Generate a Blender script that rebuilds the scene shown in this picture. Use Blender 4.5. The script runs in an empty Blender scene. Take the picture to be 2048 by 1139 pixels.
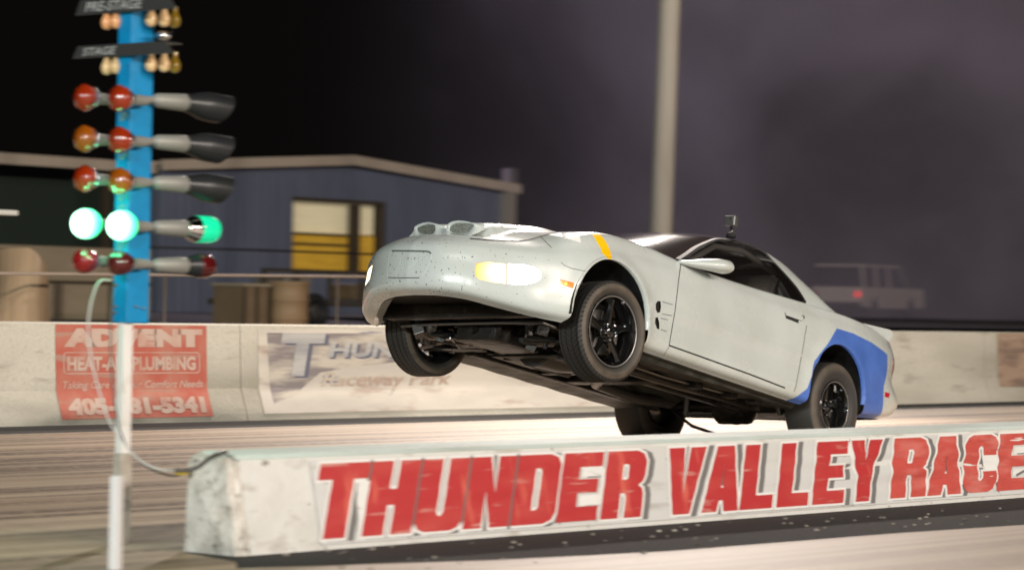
import bpy, bmesh, math, random
import numpy as np
from mathutils import Vector, Matrix
from mathutils.bvhtree import BVHTree
R = math.radians
random.seed(7)
sc = bpy.context.scene
COL = sc.collection

# ------------------------------------------------------------------ camera
FPX = 5950.0; AZ = R(50.73); PT = R(.45); RO = R(1.05); CAMH = .986
Fv = Vector((math.sin(AZ)*math.cos(PT), math.cos(AZ)*math.cos(PT), math.sin(PT)))
Rt = Vector((math.cos(AZ), -math.sin(AZ), 0)); Dn = -Rt.cross(Fv)
cr, sr = math.cos(RO), math.sin(RO)
CX = cr*Rt - sr*Dn; CY = sr*Rt + cr*Dn           # image right, image down
CO = Vector((0, 0, CAMH))
cam_d = bpy.data.cameras.new('camera'); cam = bpy.data.objects.new('camera', cam_d); COL.objects.link(cam)
M = Matrix.Identity(4)
for i in range(3):
    M[i][0] = CX[i]; M[i][1] = -CY[i]; M[i][2] = -Fv[i]; M[i][3] = CO[i]
cam.matrix_world = M
cam_d.sensor_width = 36; cam_d.lens = FPX/2048*36; cam_d.clip_start = .5; cam_d.clip_end = 2000
cam_d.dof.use_dof = True; cam_d.dof.focus_distance = 18.2; cam_d.dof.aperture_fstop = 2.9; cam_d.dof.aperture_ratio = .5
sc.camera = cam

# ------------------------------------------------------------------ world, lights, exposure
w = bpy.data.worlds.new('World'); sc.world = w; w.use_nodes = True
bg = w.node_tree.nodes['Background']; bg.inputs[0].default_value = (.34, .30, .27, 1); bg.inputs[1].default_value = .009
vs = sc.view_settings; vs.view_transform = 'Standard'; vs.look = 'None'; vs.exposure = 0; vs.gamma = 1
sc.render.film_transparent = False
sc.cycles.use_denoising = True
sc.cycles.max_bounces = 6; sc.cycles.volume_bounces = 1; sc.cycles.volume_step_rate = 1.6; sc.cycles.volume_max_steps = 90
sc.cycles.sample_clamp_indirect = 6

def area(name, loc, tgt, size, power, col, shape='DISK', sy=None):
    l = bpy.data.lights.new(name, 'AREA'); l.energy = power; l.color = col; l.shape = shape; l.size = size
    if sy: l.size_y = sy
    o = bpy.data.objects.new(name, l); COL.objects.link(o); o.location = loc
    o.rotation_euler = (Vector(tgt)-Vector(loc)).to_track_quat('-Z', 'Y').to_euler()
    return o
def spot(name, loc, tgt, power, ang, blend, col, rad=.3):
    l = bpy.data.lights.new(name, 'SPOT'); l.energy = power; l.color = col; l.spot_size = R(ang); l.spot_blend = blend; l.shadow_soft_size = rad
    o = bpy.data.objects.new(name, l); COL.objects.link(o); o.location = loc
    o.rotation_euler = (Vector(tgt)-Vector(loc)).to_track_quat('-Z', 'Y').to_euler()
    return o
# floodlights of the stand behind the camera, and of the pole across the track
for (fx0, fy0, fz0, pw) in ((-10,-44,18,9500), (4,-46,20,10000), (17,-46,18.5,10000), (31,-44,20,8500)):
    area('stand_floodlight', (fx0, fy0, fz0), (18, 12, .6), 1.3, pw, (1, .87, .755))
for (fx0, fy0, fz0, pw) in ((-40,-22,17,9500), (-44,-8,19,9500), (-43,4,17,8500)):
    area('shutdown_floodlight', (fx0, fy0, fz0), (18, 12, .6), 1.5, pw, (.93, 1, .965))
spot('pole_floodlight', (39.9, 29.4, 13.5), (21, 14.2, 0), 16000, 46, .8, (1, .88, .80), .5)
spot('smoke_fill', (50, 54, 17), (54, 43, 5), 11000, 110, .9, (.86, .76, 1), .5)  # unseen tinted spot added to brighten the smoke bank
spot('track_floodlight', (26, 17.9, 12), (19.8, 14.6, 0), 11000, 50, .9, (1, .88, .80), .4)

# ------------------------------------------------------------------ helpers
def px2ray(x, y): return (CX*((x-1024)/FPX) + CY*((y-569.5)/FPX) + Fv)
def atY(x, y, Y): r = px2ray(x, y); return CO + r*(Y/r.y)
def atZ(x, y, z=0): r = px2ray(x, y); return CO + r*((z-CAMH)/r.z)

def mat(name, col=(.5,.5,.5), rough=.5, metal=0, spec=.5, coat=0, emit=None, estr=0, noise=None, bump=None, trans=0, sheen=0):
    m = bpy.data.materials.new(name); m.use_nodes = True; nt = m.node_tree; b = nt.nodes['Principled BSDF']
    b.inputs['Base Color'].default_value = (*col, 1); b.inputs['Roughness'].default_value = rough
    b.inputs['Metallic'].default_value = metal; b.inputs['Specular IOR Level'].default_value = spec
    b.inputs['Coat Weight'].default_value = coat; b.inputs['Coat Roughness'].default_value = .06
    b.inputs['Transmission Weight'].default_value = trans
    if emit: b.inputs['Emission Color'].default_value = (*emit, 1); b.inputs['Emission Strength'].default_value = estr
    tc = None
    def coords(scale):
        t = nt.nodes.new('ShaderNodeTexCoord'); mp = nt.nodes.new('ShaderNodeMapping'); mp.inputs['Scale'].default_value = scale
        nt.links.new(t.outputs['Object'], mp.inputs['Vector']); return mp.outputs[0]
    if noise:      # list of (scale vec, noise scale, lo, hi, colour2, detail)
        prev = None
        for (sv, ns, lo, hi, c2, det) in noise:
            n = nt.nodes.new('ShaderNodeTexNoise'); n.inputs['Scale'].default_value = ns; n.inputs['Detail'].default_value = det
            nt.links.new(coords(sv), n.inputs['Vector'])
            r = nt.nodes.new('ShaderNodeMapRange'); r.inputs['From Min'].default_value = lo; r.inputs['From Max'].default_value = hi
            nt.links.new(n.outputs['Fac'], r.inputs['Value'])
            mx = nt.nodes.new('ShaderNodeMix'); mx.data_type = 'RGBA'
            nt.links.new(r.outputs[0], mx.inputs[0])
            if prev is None: mx.inputs[6].default_value = (*col, 1)
            else: nt.links.new(prev, mx.inputs[6])
            mx.inputs[7].default_value = (*c2, 1); prev = mx.outputs[2]
        nt.links.new(prev, b.inputs['Base Color'])
    if bump:
        sv, ns, st, det = bump
        n = nt.nodes.new('ShaderNodeTexNoise'); n.inputs['Scale'].default_value = ns; n.inputs['Detail'].default_value = det
        nt.links.new(coords(sv), n.inputs['Vector'])
        bp = nt.nodes.new('ShaderNodeBump'); bp.inputs['Strength'].default_value = st; bp.inputs['Distance'].default_value = .02
        nt.links.new(n.outputs['Fac'], bp.inputs['Height']); nt.links.new(bp.outputs[0], b.inputs['Normal'])
    return m

def link_bm(name, bm, m=None, parent=None, smooth=False):
    me = bpy.data.meshes.new(name); bm.normal_update(); bm.to_mesh(me); bm.free()
    if m is not None:
        for q in (m if isinstance(m, (list, tuple)) else [m]): me.materials.append(q)
    if smooth:
        for p in me.polygons: p.use_smooth = True
    o = bpy.data.objects.new(name, me); COL.objects.link(o)
    if parent: o.parent = parent
    return o
def auto_smooth(o, ang=35):
    bm = bmesh.new(); bm.from_mesh(o.data)
    for e in bm.edges:
        if len(e.link_faces) == 2 and e.calc_face_angle(0) > R(ang): e.smooth = False
    for f in bm.faces: f.smooth = True
    bm.to_mesh(o.data); bm.free(); return o
def tag(o, label, cat, group=None, kind=None):
    if label: o['label'] = label
    if cat: o['category'] = cat
    if group: o['group'] = group
    if kind: o['kind'] = kind
    return o
def empty(name, loc=(0,0,0), label=None, cat=None, group=None):
    o = bpy.data.objects.new(name, None); COL.objects.link(o); o.location = loc; o.empty_display_size = .2
    return tag(o, label, cat, group)
def box(bm, lo, hi, rz=0, bev=0, c=None):
    lo = Vector(lo); hi = Vector(hi); c0 = (lo+hi)/2; s = hi-lo
    t = bmesh.ops.create_cube(bm, size=1); vsx = t['verts']
    bmesh.ops.scale(bm, vec=s, verts=vsx)
    if bev:
        es = list({e for v in vsx for e in v.link_edges})
        rr = bmesh.ops.bevel(bm, geom=es, offset=bev, segments=2, affect='EDGES', profile=.6)
        vsx = list({v for f in rr['faces'] for v in f.verts} | {v for v in vsx if v.is_valid})
    if rz: bmesh.ops.rotate(bm, matrix=Matrix.Rotation(rz, 3, 'Z'), verts=vsx)
    bmesh.ops.translate(bm, vec=c0, verts=vsx)
    return vsx
def tube(bm, pts, r, seg=10, cap=True):
    pts = [Vector(p) for p in pts]; rings = []
    rr = r if isinstance(r, (list, tuple)) else [r]*len(pts)
    up = Vector((0, 0, 1)); prev = None
    for i, p in enumerate(pts):
        d = (pts[min(i+1, len(pts)-1)]-pts[max(i-1, 0)]).normalized()
        if prev is None:
            a = d.cross(up if abs(d.z) < .9 else Vector((1, 0, 0))).normalized()
        else:
            a = (prev - d*prev.dot(d)).normalized()
        prev = a; b = d.cross(a)
        rings.append([bm.verts.new(p + (a*math.cos(2*math.pi*k/seg)+b*math.sin(2*math.pi*k/seg))*rr[i]) for k in range(seg)])
    for i in range(len(rings)-1):
        for k in range(seg):
            bm.faces.new((rings[i][k], rings[i][(k+1) % seg], rings[i+1][(k+1) % seg], rings[i+1][k]))
    if cap:
        bm.faces.new(rings[0][::-1]); bm.faces.new(rings[-1])
def lathe(bm, prof, axis='Y', seg=48, center=(0,0,0), closed=False, mi=0):
    """prof: (radius, along)"""
    c = Vector(center); rings = []
    for (r, a) in prof:
        ring = []
        for k in range(seg):
            t = 2*math.pi*k/seg; u, v = r*math.cos(t), r*math.sin(t)
            p = {'X': Vector((a, u, v)), 'Y': Vector((u, a, v)), 'Z': Vector((u, v, a))}[axis]
            ring.append(bm.verts.new(p+c))
        rings.append(ring)
    n = len(rings)
    fs = []
    for i in range(n if closed else n-1):
        A, B = rings[i], rings[(i+1) % n]
        for k in range(seg):
            f = bm.faces.new((A[k], A[(k+1) % seg], B[(k+1) % seg], B[k])); f.smooth = True; f.material_index = mi; fs.append(f)
    return fs
def prism(bm, poly, ax, a, b):
    """poly in 2D extruded along axis ax from a to b; poly coords fill the remaining axes in order"""
    def P(u, v, t):
        return {'X': (t, u, v), 'Y': (u, t, v), 'Z': (u, v, t)}[ax]
    A = [bm.verts.new(P(u, v, a)) for u, v in poly]; B = [bm.verts.new(P(u, v, b)) for u, v in poly]
    n = len(poly); bm.faces.new(A[::-1]); bm.faces.new(B)
    for i in range(n): bm.faces.new((A[i], A[(i+1) % n], B[(i+1) % n], B[i]))
def spline(xs, ys, x):
    """monotone-ish Catmull-Rom over knots"""
    xs = list(xs); ys = list(ys)
    if xs[0] > xs[-1]: xs = xs[::-1]; ys = ys[::-1]
    if x <= xs[0]: return ys[0]
    if x >= xs[-1]: return ys[-1]
    i = max(k for k in range(len(xs)) if xs[k] <= x); i = min(i, len(xs)-2)
    h = xs[i+1]-xs[i]; t = (x-xs[i])/h
    def sl(k):
        if k == 0: return (ys[1]-ys[0])/(xs[1]-xs[0])
        if k == len(xs)-1: return (ys[-1]-ys[-2])/(xs[-1]-xs[-2])
        return (ys[k+1]-ys[k-1])/(xs[k+1]-xs[k-1])
    m0, m1 = sl(i)*h, sl(i+1)*h
    return (2*t**3-3*t*t+1)*ys[i]+(t**3-2*t*t+t)*m0+(-2*t**3+3*t*t)*ys[i+1]+(t**3-t*t)*m1
def catmull_grid(G, su, sv):
    """G: array (nu, nv, 3) -> dense"""
    def dense(A, s):
        n = A.shape[0]; out = []
        P = np.concatenate([[2*A[0]-A[1]], A, [2*A[-1]-A[-2]]])
        for i in range(n-1):
            p0, p1, p2, p3 = P[i], P[i+1], P[i+2], P[i+3]
            for k in range(s):
                t = k/s
                out.append(.5*((2*p1)+(-p0+p2)*t+(2*p0-5*p1+4*p2-p3)*t*t+(-p0+3*p1-3*p2+p3)*t**3))
        out.append(A[-1]); return np.array(out)
    D = dense(G, su); D = dense(D.transpose(1, 0, 2), sv).transpose(1, 0, 2); return D
def text_mesh(bm, s, origin, ux, uy, width, height, off=0., shear=0., mi=0, push=0., spacing=1.0, nrm=None, depth=0):
    """flat letters fitted to width x height, laid on the plane (ux, uy)"""
    cu = bpy.data.curves.new('t', 'FONT'); cu.body = s; cu.size = 1; cu.offset = off; cu.shear = shear; cu.space_character = spacing
    cu.resolution_u = 3
    ob = bpy.data.objects.new('t', cu); COL.objects.link(ob)
    dg = bpy.context.evaluated_depsgraph_get(); me = bpy.data.meshes.new_from_object(ob.evaluated_get(dg))
    bpy.data.objects.remove(ob); bpy.data.curves.remove(cu)
    co = [v.co.copy() for v in me.vertices]
    return me, co
def put_text(bm, s, f, box_, off=0., shear=0., mi=0, spacing=1.0, ref=None, strips=0):
    """f(u, v) maps the fitted 0..1 box coordinates to 3D; box_ = (u0, v0, u1, v1)"""
    me, co = text_mesh(bm, s, None, None, None, 1, 1, off, shear, spacing=spacing)
    if not co: return
    if ref is None:
        ref = (min(c.x for c in co), max(c.x for c in co), min(c.y for c in co), max(c.y for c in co))
    x0, x1, y0, y1 = ref; u0, v0, u1, v1 = box_
    vs_ = [bm.verts.new(f(u0+(c.x-x0)/(x1-x0)*(u1-u0), v0+(c.y-y0)/(y1-y0)*(v1-v0))) for c in co]
    for p in me.polygons:
        try:
            fc = bm.faces.new([vs_[i] for i in p.vertices]); fc.material_index = mi
        except ValueError: pass
    bpy.data.meshes.remove(me)
    return ref

# ------------------------------------------------------------------ materials
M_paint = mat('grey_green_paint', (.55, .60, .59), .24, 0, .5, .8)
def speckle(m):
    nt = m.node_tree; b = nt.nodes['Principled BSDF']
    t = nt.nodes.new('ShaderNodeTexCoord')
    n = nt.nodes.new('ShaderNodeTexNoise'); n.inputs['Scale'].default_value = 62; n.inputs['Detail'].default_value = 1
    nt.links.new(t.outputs['Object'], n.inputs['Vector'])
    sx = nt.nodes.new('ShaderNodeSeparateXYZ'); nt.links.new(t.outputs['Object'], sx.inputs[0])
    th = nt.nodes.new('ShaderNodeMapRange')      # bugs and rubber marks only on the nose
    th.inputs['From Min'].default_value = 2.6; th.inputs['From Max'].default_value = 3.45
    th.inputs['To Min'].default_value = .88; th.inputs['To Max'].default_value = .712
    nt.links.new(sx.outputs[0], th.inputs['Value'])
    g = nt.nodes.new('ShaderNodeMath'); g.operation = 'GREATER_THAN'
    nt.links.new(n.outputs['Fac'], g.inputs[0]); nt.links.new(th.outputs[0], g.inputs[1])
    n2 = nt.nodes.new('ShaderNodeTexNoise'); n2.inputs['Scale'].default_value = 2.2; n2.inputs['Detail'].default_value = 5
    nt.links.new(t.outputs['Object'], n2.inputs['Vector'])
    r2 = nt.nodes.new('ShaderNodeMapRange'); r2.inputs['From Min'].default_value = .35; r2.inputs['From Max'].default_value = .7
    nt.links.new(n2.outputs['Fac'], r2.inputs['Value'])
    m0 = nt.nodes.new('ShaderNodeMix'); m0.data_type = 'RGBA'; nt.links.new(r2.outputs[0], m0.inputs[0])
    m0.inputs[6].default_value = b.inputs['Base Color'].default_value; c = b.inputs['Base Color'].default_value
    m0.inputs[7].default_value = (c[0]*.86, c[1]*.85, c[2]*.82, 1)
    mx = nt.nodes.new('ShaderNodeMix'); mx.data_type = 'RGBA'; nt.links.new(g.outputs[0], mx.inputs[0])
    nt.links.new(m0.outputs[2], mx.inputs[6]); mx.inputs[7].default_value = (.05, .05, .045, 1)
    nt.links.new(mx.outputs[2], b.inputs['Base Color'])
    rr = nt.nodes.new('ShaderNodeMapRange'); rr.inputs['To Min'].default_value = .16; rr.inputs['To Max'].default_value = .38
    nt.links.new(n2.outputs['Fac'], rr.inputs['Value']); nt.links.new(rr.outputs[0], b.inputs['Roughness'])
speckle(M_paint)
M_blue = mat('blue_paint', (.07, .16, .52), .45, 0, .5, .2, noise=[((1,1,1), 6, .4, .8, (.05,.12,.42), 5)])
M_yellow = mat('yellow_tape', (.95, .52, .0), .45)
M_white_tape = mat('white_tape', (.8, .8, .78), .5)
M_black = mat('black_trim', (.012, .012, .012), .6, 0, .3)
M_seam = mat('seam_black', (.015, .017, .016), .7)
M_seam2 = mat('crease_shade', (.20,.23,.22), .5)
M_glass = mat('tinted_glass', (.012, .010, .010), .05, 0, .6, 0)
M_side = mat('side_glass', (.012,.010,.010), .05, 0, .6); M_side.node_tree.nodes['Principled BSDF'].inputs['Alpha'].default_value = .52
M_glass_front = mat('windshield_glass', (.03, .022, .020), .07, 0, .7, 0)
M_roof = mat('black_roof_panel', (.035, .028, .026), .12, 0, .5, .5)
M_under = mat('underbody_dirt', (.012,.011,.010), .42, .3, noise=[((1,1,1), 9, .5, .85, (.045,.04,.034), 6)], bump=((1,1,1), 14, .6, 4))
M_floor = mat('floor_pan', (.022,.024,.021), .5, .1, noise=[((1,3,1), 5, .45, .8, (.075,.08,.07), 6)], bump=((1,1,1), 9, .8, 3))
M_blkgloss = mat('gloss_black_metal', (.006, .006, .006), .12, .0, .8, .6)
M_steel = mat('bare_steel', (.35, .34, .33), .35, .9)
M_alu = mat('dull_alloy', (.13, .125, .12), .38, .7)
M_chrome = mat('chrome', (.75, .74, .74), .08, 1)
M_orange = mat('orange_caliper', (.45, .11, .03), .5)
M_liner = mat('wheel_well_liner', (.012, .012, .012), .55, bump=((1,1,1), 20, .3, 2))
M_mesh = mat('scoop_mesh', (.06, .06, .05), .5, .3)
def mesh_pattern(m):
    nt = m.node_tree; b = nt.nodes['Principled BSDF']; t = nt.nodes.new('ShaderNodeTexCoord')
    v = nt.nodes.new('ShaderNodeTexVoronoi'); v.inputs['Scale'].default_value = 130; nt.links.new(t.outputs['Object'], v.inputs['Vector'])
    r = nt.nodes.new('ShaderNodeMapRange'); r.inputs['From Min'].default_value = .25; r.inputs['From Max'].default_value = .45
    nt.links.new(v.outputs['Distance'], r.inputs['Value'])
    mx = nt.nodes.new('ShaderNodeMix'); mx.data_type = 'RGBA'; nt.links.new(r.outputs[0], mx.inputs[0])
    mx.inputs[6].default_value = (.005, .005, .005, 1); mx.inputs[7].default_value = (.22, .23, .20, 1)
    nt.links.new(mx.outputs[2], b.inputs['Base Color'])
mesh_pattern(M_mesh)
M_lamp_hot = mat('headlight_lens', (1, 1, .95), .1, emit=(1, .95, .82), estr=14)
M_lamp_amber = mat('parking_light_lens', (1, .5, .1), .1, emit=(1, .50, .10), estr=2.6)
def lamp_glow(m, c, r0, r1, s0, s1, c0, c1):
    nt = m.node_tree; b = nt.nodes['Principled BSDF']; t = nt.nodes.new('ShaderNodeTexCoord')
    d = nt.nodes.new('ShaderNodeVectorMath'); d.operation = 'DISTANCE'; d.inputs[1].default_value = c; nt.links.new(t.outputs['Object'], d.inputs[0])
    r = nt.nodes.new('ShaderNodeMapRange'); r.inputs['From Min'].default_value = r0; r.inputs['From Max'].default_value = r1; r.inputs['To Min'].default_value = s0; r.inputs['To Max'].default_value = s1
    nt.links.new(d.outputs['Value'], r.inputs['Value']); nt.links.new(r.outputs[0], b.inputs['Emission Strength'])
    r2 = nt.nodes.new('ShaderNodeMapRange'); r2.inputs['From Min'].default_value = r0; r2.inputs['From Max'].default_value = r1; nt.links.new(d.outputs['Value'], r2.inputs['Value'])
    mx = nt.nodes.new('ShaderNodeMix'); mx.data_type = 'RGBA'; nt.links.new(r2.outputs[0], mx.inputs[0]); mx.inputs[6].default_value = (*c0, 1); mx.inputs[7].default_value = (*c1, 1)
    nt.links.new(mx.outputs[2], b.inputs['Emission Color'])
LB = None
M_bulb_amber = mat('parking_light_bulb', (1, .8, .4), .2, emit=(1, .80, .40), estr=12)
M_marker = mat('side_marker_lens', (.8, .15, .01), .15, emit=(1, .13, .005), estr=.8)
M_marker_hot = mat('side_marker_glow', (1, .5, .05), .15, emit=(1, .42, .04), estr=3.0)
M_redlens = mat('red_lens', (.55, .01, .03), .12, coat=1)
def tyre_mat(name, tread=True, dark=.022):
    m = mat(name, (dark, dark*.95, dark*.88), .62); nt = m.node_tree; b = nt.nodes['Principled BSDF']
    t = nt.nodes.new('ShaderNodeTexCoord'); sx = nt.nodes.new('ShaderNodeSeparateXYZ'); nt.links.new(t.outputs['Object'], sx.inputs[0])
    at = nt.nodes.new('ShaderNodeMath'); at.operation = 'ARCTAN2'; nt.links.new(sx.outputs[0], at.inputs[0]); nt.links.new(sx.outputs[2], at.inputs[1])
    # diagonal sipes: sin(angle*N + |y|*K)
    ab = nt.nodes.new('ShaderNodeMath'); ab.operation = 'ABSOLUTE'; nt.links.new(sx.outputs[1], ab.inputs[0])
    k = nt.nodes.new('ShaderNodeMath'); k.operation = 'MULTIPLY'; k.inputs[1].default_value = 130 if tread else 0; nt.links.new(ab.outputs[0], k.inputs[0])
    a = nt.nodes.new('ShaderNodeMath'); a.operation = 'MULTIPLY_ADD'; a.inputs[1].default_value = 62; nt.links.new(at.outputs[0], a.inputs[0]); nt.links.new(k.outputs[0], a.inputs[2])
    s = nt.nodes.new('ShaderNodeMath'); s.operation = 'SINE'; nt.links.new(a.outputs[0], s.inputs[0])
    g = nt.nodes.new('ShaderNodeMapRange'); g.inputs['From Min'].default_value = .55; g.inputs['From Max'].default_value = .9
    nt.links.new(s.outputs[0], g.inputs['Value'])
    # only on the tread: radius > .305
    xx = nt.nodes.new('ShaderNodeVectorMath'); xx.operation = 'MULTIPLY'; xx.inputs[1].default_value = (1, 0, 1); nt.links.new(t.outputs['Object'], xx.inputs[0])
    ln = nt.nodes.new('ShaderNodeVectorMath'); ln.operation = 'LENGTH'; nt.links.new(xx.outputs[0], ln.inputs[0])
    gt = nt.nodes.new('ShaderNodeMapRange'); gt.inputs['From Min'].default_value = .308; gt.inputs['From Max'].default_value = .314
    nt.links.new(ln.outputs['Value'], gt.inputs['Value'])
    mm = nt.nodes.new('ShaderNodeMath'); mm.operation = 'MULTIPLY'; nt.links.new(g.outputs[0], mm.inputs[0]); nt.links.new(gt.outputs[0], mm.inputs[1])
    inv = nt.nodes.new('ShaderNodeMath'); inv.operation = 'SUBTRACT'; inv.inputs[0].default_value = 1; nt.links.new(mm.outputs[0], inv.inputs[1])
    bp = nt.nodes.new('ShaderNodeBump'); bp.inputs['Strength'].default_value = 1 if tread else .1; bp.inputs['Distance'].default_value = .006
    nt.links.new(inv.outputs[0], bp.inputs['Height']); nt.links.new(bp.outputs[0], b.inputs['Normal'])
    # dusty band on the sidewall
    band = nt.nodes.new('ShaderNodeMapRange'); band.interpolation_type = 'SMOOTHSTEP'
    band.inputs['From Min'].default_value = .235; band.inputs['From Max'].default_value = .295
    nt.links.new(ln.outputs['Value'], band.inputs['Value'])
    nz = nt.nodes.new('ShaderNodeTexNoise'); nz.inputs['Scale'].default_value = 11; nz.inputs['Detail'].default_value = 4; nt.links.new(t.outputs['Object'], nz.inputs['Vector'])
    mu = nt.nodes.new('ShaderNodeMath'); mu.operation = 'MULTIPLY'; nt.links.new(band.outputs[0], mu.inputs[0]); nt.links.new(nz.outputs['Fac'], mu.inputs[1])
    it = nt.nodes.new('ShaderNodeMath'); it.operation = 'SUBTRACT'; it.inputs[0].default_value = 1; nt.links.new(gt.outputs[0], it.inputs[1])
    m2 = nt.nodes.new('ShaderNodeMath'); m2.operation = 'MULTIPLY'; nt.links.new(mu.outputs[0], m2.inputs[0]); nt.links.new(it.outputs[0], m2.inputs[1])
    mx = nt.nodes.new('ShaderNodeMix'); mx.data_type = 'RGBA'; nt.links.new(m2.outputs[0], mx.inputs[0])
    mx.inputs[6].default_value = (dark, dark*.95, dark*.88, 1); mx.inputs[7].default_value = (.15, .118, .085, 1)
    nt.links.new(mx.outputs[2], b.inputs['Base Color'])
    return m
M_tyre = tyre_mat('tyre_rubber', True); M_slick = tyre_mat('drag_tyre_rubber', False, .03)

# ================================================================== THE CAR
MC = Matrix.Rotation(math.pi+R(.37), 3, 'Z') @ Matrix.Rotation(-R(10.78), 3, 'Y') @ Matrix.Rotation(R(1.97), 3, 'X')
TC = Vector((17.847, 12.614, .386)); P0 = Vector((0, 0, .34))
CARM = Matrix.Translation(TC) @ MC.to_4x4() @ Matrix.Translation(-P0)
CARI = CARM.inverted()
OL = CARI @ CO                                    # camera in car space
def ray_l(x, y): return (MC.transposed() @ px2ray(x, y))
def l2i(p):
    c = CARM @ p - CO; z = c.dot(Fv); return (c.dot(CX)/z*FPX+1024, c.dot(CY)/z*FPX+569.5)
def i2l(x, y, k, v):
    r = ray_l(x, y); return OL + r*((v-OL[k])/r[k])
car = empty('drag_car', (0,0,0), 'pale grey green coupe lifting its front wheels, blue paint round its rear wheel', 'car')
car.matrix_world = CARM
def cpart(name, bm, m, smooth=True, parent=None):
    o = link_bm(name, bm, m, parent or car, smooth); return o

# --- plan columns (nose centre -> tail centre): x, y, nx, ny
PLAN = [(3.600,0,1,0),(3.575,.2,.98,.18),(3.495,.385,.90,.43),(3.365,.545,.76,.65),(3.215,.70,.62,.78),(3.09,.798,.38,.92),(2.96,.862,.13,.99),
 (2.78,.888,.05,1),(2.575,.90,0,1),(2.35,.905,0,1),(2.1,.905,0,1),(1.85,.905,0,1),(1.4,.91,0,1),(.9,.915,0,1),(.45,.922,0,1),(.15,.93,0,1),
 (-.12,.935,0,1),(-.45,.93,-.02,1),(-.8,.90,-.1,.99),(-1.06,.84,-.3,.95),(-1.22,.73,-.7,.71),(-1.30,.5,-.95,.3),(-1.335,.25,-.99,.1),(-1.345,0,-1,0)]
ZB  = [.360,.357,.345,.318,.292,.280,.273,.262,.255,.25,.247,.243,.238,.232,.226,.222,.23,.255,.30,.335,.345,.35,.35,.35]
ZS  = [.702,.702,.702,.704,.710,.722,.755,.79,.82,.845,.855,.86,.865,.875,.885,.89,.895,.895,.885,.865,.85,.85,.85,.85]
ZC  = [.758,.758,.758,.760,.768,.792,.840,.898,.938,.954,.957,.945,.932,.940,.955,.965,.972,.975,.965,.95,.935,.935,.935,.935]
XC  = [3.34,3.32,3.27,3.20,3.10,3.00,2.88,2.74,2.575,2.35,2.1,1.85,1.4,.9,.45,.15,-.12,-.45,-.75,-.93,-1.03,-1.08,-1.10,-1.12]
ZM  = [(3.34,.790),(3.2,.825),(3.0,.885),(2.74,.94),(2.575,.965),(2.35,.985),(2.1,1.005),(1.85,1.0),(1.4,.95),(.9,.93),(.45,.93),(.15,.94),(-.45,.96),(-.75,.985),(-1.12,.97)]
def zmid(x): return spline([a for a,_ in ZM], [b for _,b in ZM], x)
G = []
for i, (x, y, nx, ny) in enumerate(PLAN):
    nose = max(0, min(1, (6.5-i)/2.5)); tail = max(0, min(1, (i-18.2)/1.5))
    zb, zs, zc = ZB[i], ZS[i], ZC[i]
    def P(ins, z): return (x-nx*ins, max(0, y-ny*ins), z)
    h = zs-zb
    side = [(.075, zb), (.010, zb+.05), (.000, zb+.34*h), (.000, zb+.60*h), (.018, zb+.84*h), (.052, zs), (.125, zc)]
    fr   = [(.10, zb), (.018, zb+.035), (.000, zb+.32*h), (.008, zb+.62*h), (.014, zb+.85*h), (.050, zs), (.135, zc)]
    tl   = [(.14, zb), (.03, zb+.04), (-.02, zb+.26*h), (.060, zb+.50*h), (.035, zb+.78*h), (.055, zs), (.12, zc)]
    rows = []
    for a, b, c in zip(side, fr, tl):
        ins = a[0]*(1-nose-tail)+b[0]*nose+c[0]*tail; z = a[1]*(1-nose-tail)+b[1]*nose+c[1]*tail
        rows.append(P(ins, z))
    p6 = rows[-1]; xc = XC[i]; zt = zmid(xc)
    for fr_ in (.66, .33, 0):
        yy = p6[1]*fr_; k = 1-fr_**2
        rows.append((p6[0]+(xc-p6[0])*(1-fr_), yy, p6[2]+(zt-p6[2])*k))
    G.append(rows)
G = np.array(G)
SU, SV = 10, 7
D = catmull_grid(G, SU, SV)
FW = (2.575, .375); RW = (-.13, .352); RF = .385; RR = .368
def flare(p):
    x, y, z = p
    if y > .5:
        for (cx, cz), r in ((FW, RF), (RW, RR)):
            d = math.hypot(x-cx, z-cz)-r
            y += .016*math.exp(-(d/.055)**2)
        # lower door crease
        if -.1 < x < 2.2: y += .010*math.exp(-((z-.55)/.030)**2)
    return (x, y, z)
def body_bm():
    bm = bmesh.new(); nu, nv = D.shape[:2]
    for sgn in (1, -1):
        V = {}
        for i in range(nu):
            for j in range(nv):
                p = flare(D[i, j]); V[i, j] = bm.verts.new((p[0], p[1]*sgn, p[2]))
        for i in range(nu-1):
            for j in range(nv-1):
                q = (V[i,j], V[i+1,j], V[i+1,j+1], V[i,j+1])
                if sgn < 0: q = q[::-1]
                try: bm.faces.new(q)
                except ValueError: pass
    bmesh.ops.remove_doubles(bm, verts=bm.verts, dist=.0008)
    bmesh.ops.dissolve_degenerate(bm, edges=bm.edges, dist=.0005)
    bmesh.ops.recalc_face_normals(bm, faces=bm.faces)
    # make outward
    s = sum((f.calc_center_median().y*f.normal.y)*f.calc_area() for f in bm.faces)
    if s < 0: bmesh.ops.reverse_faces(bm, faces=bm.faces)
    return bm

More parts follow.
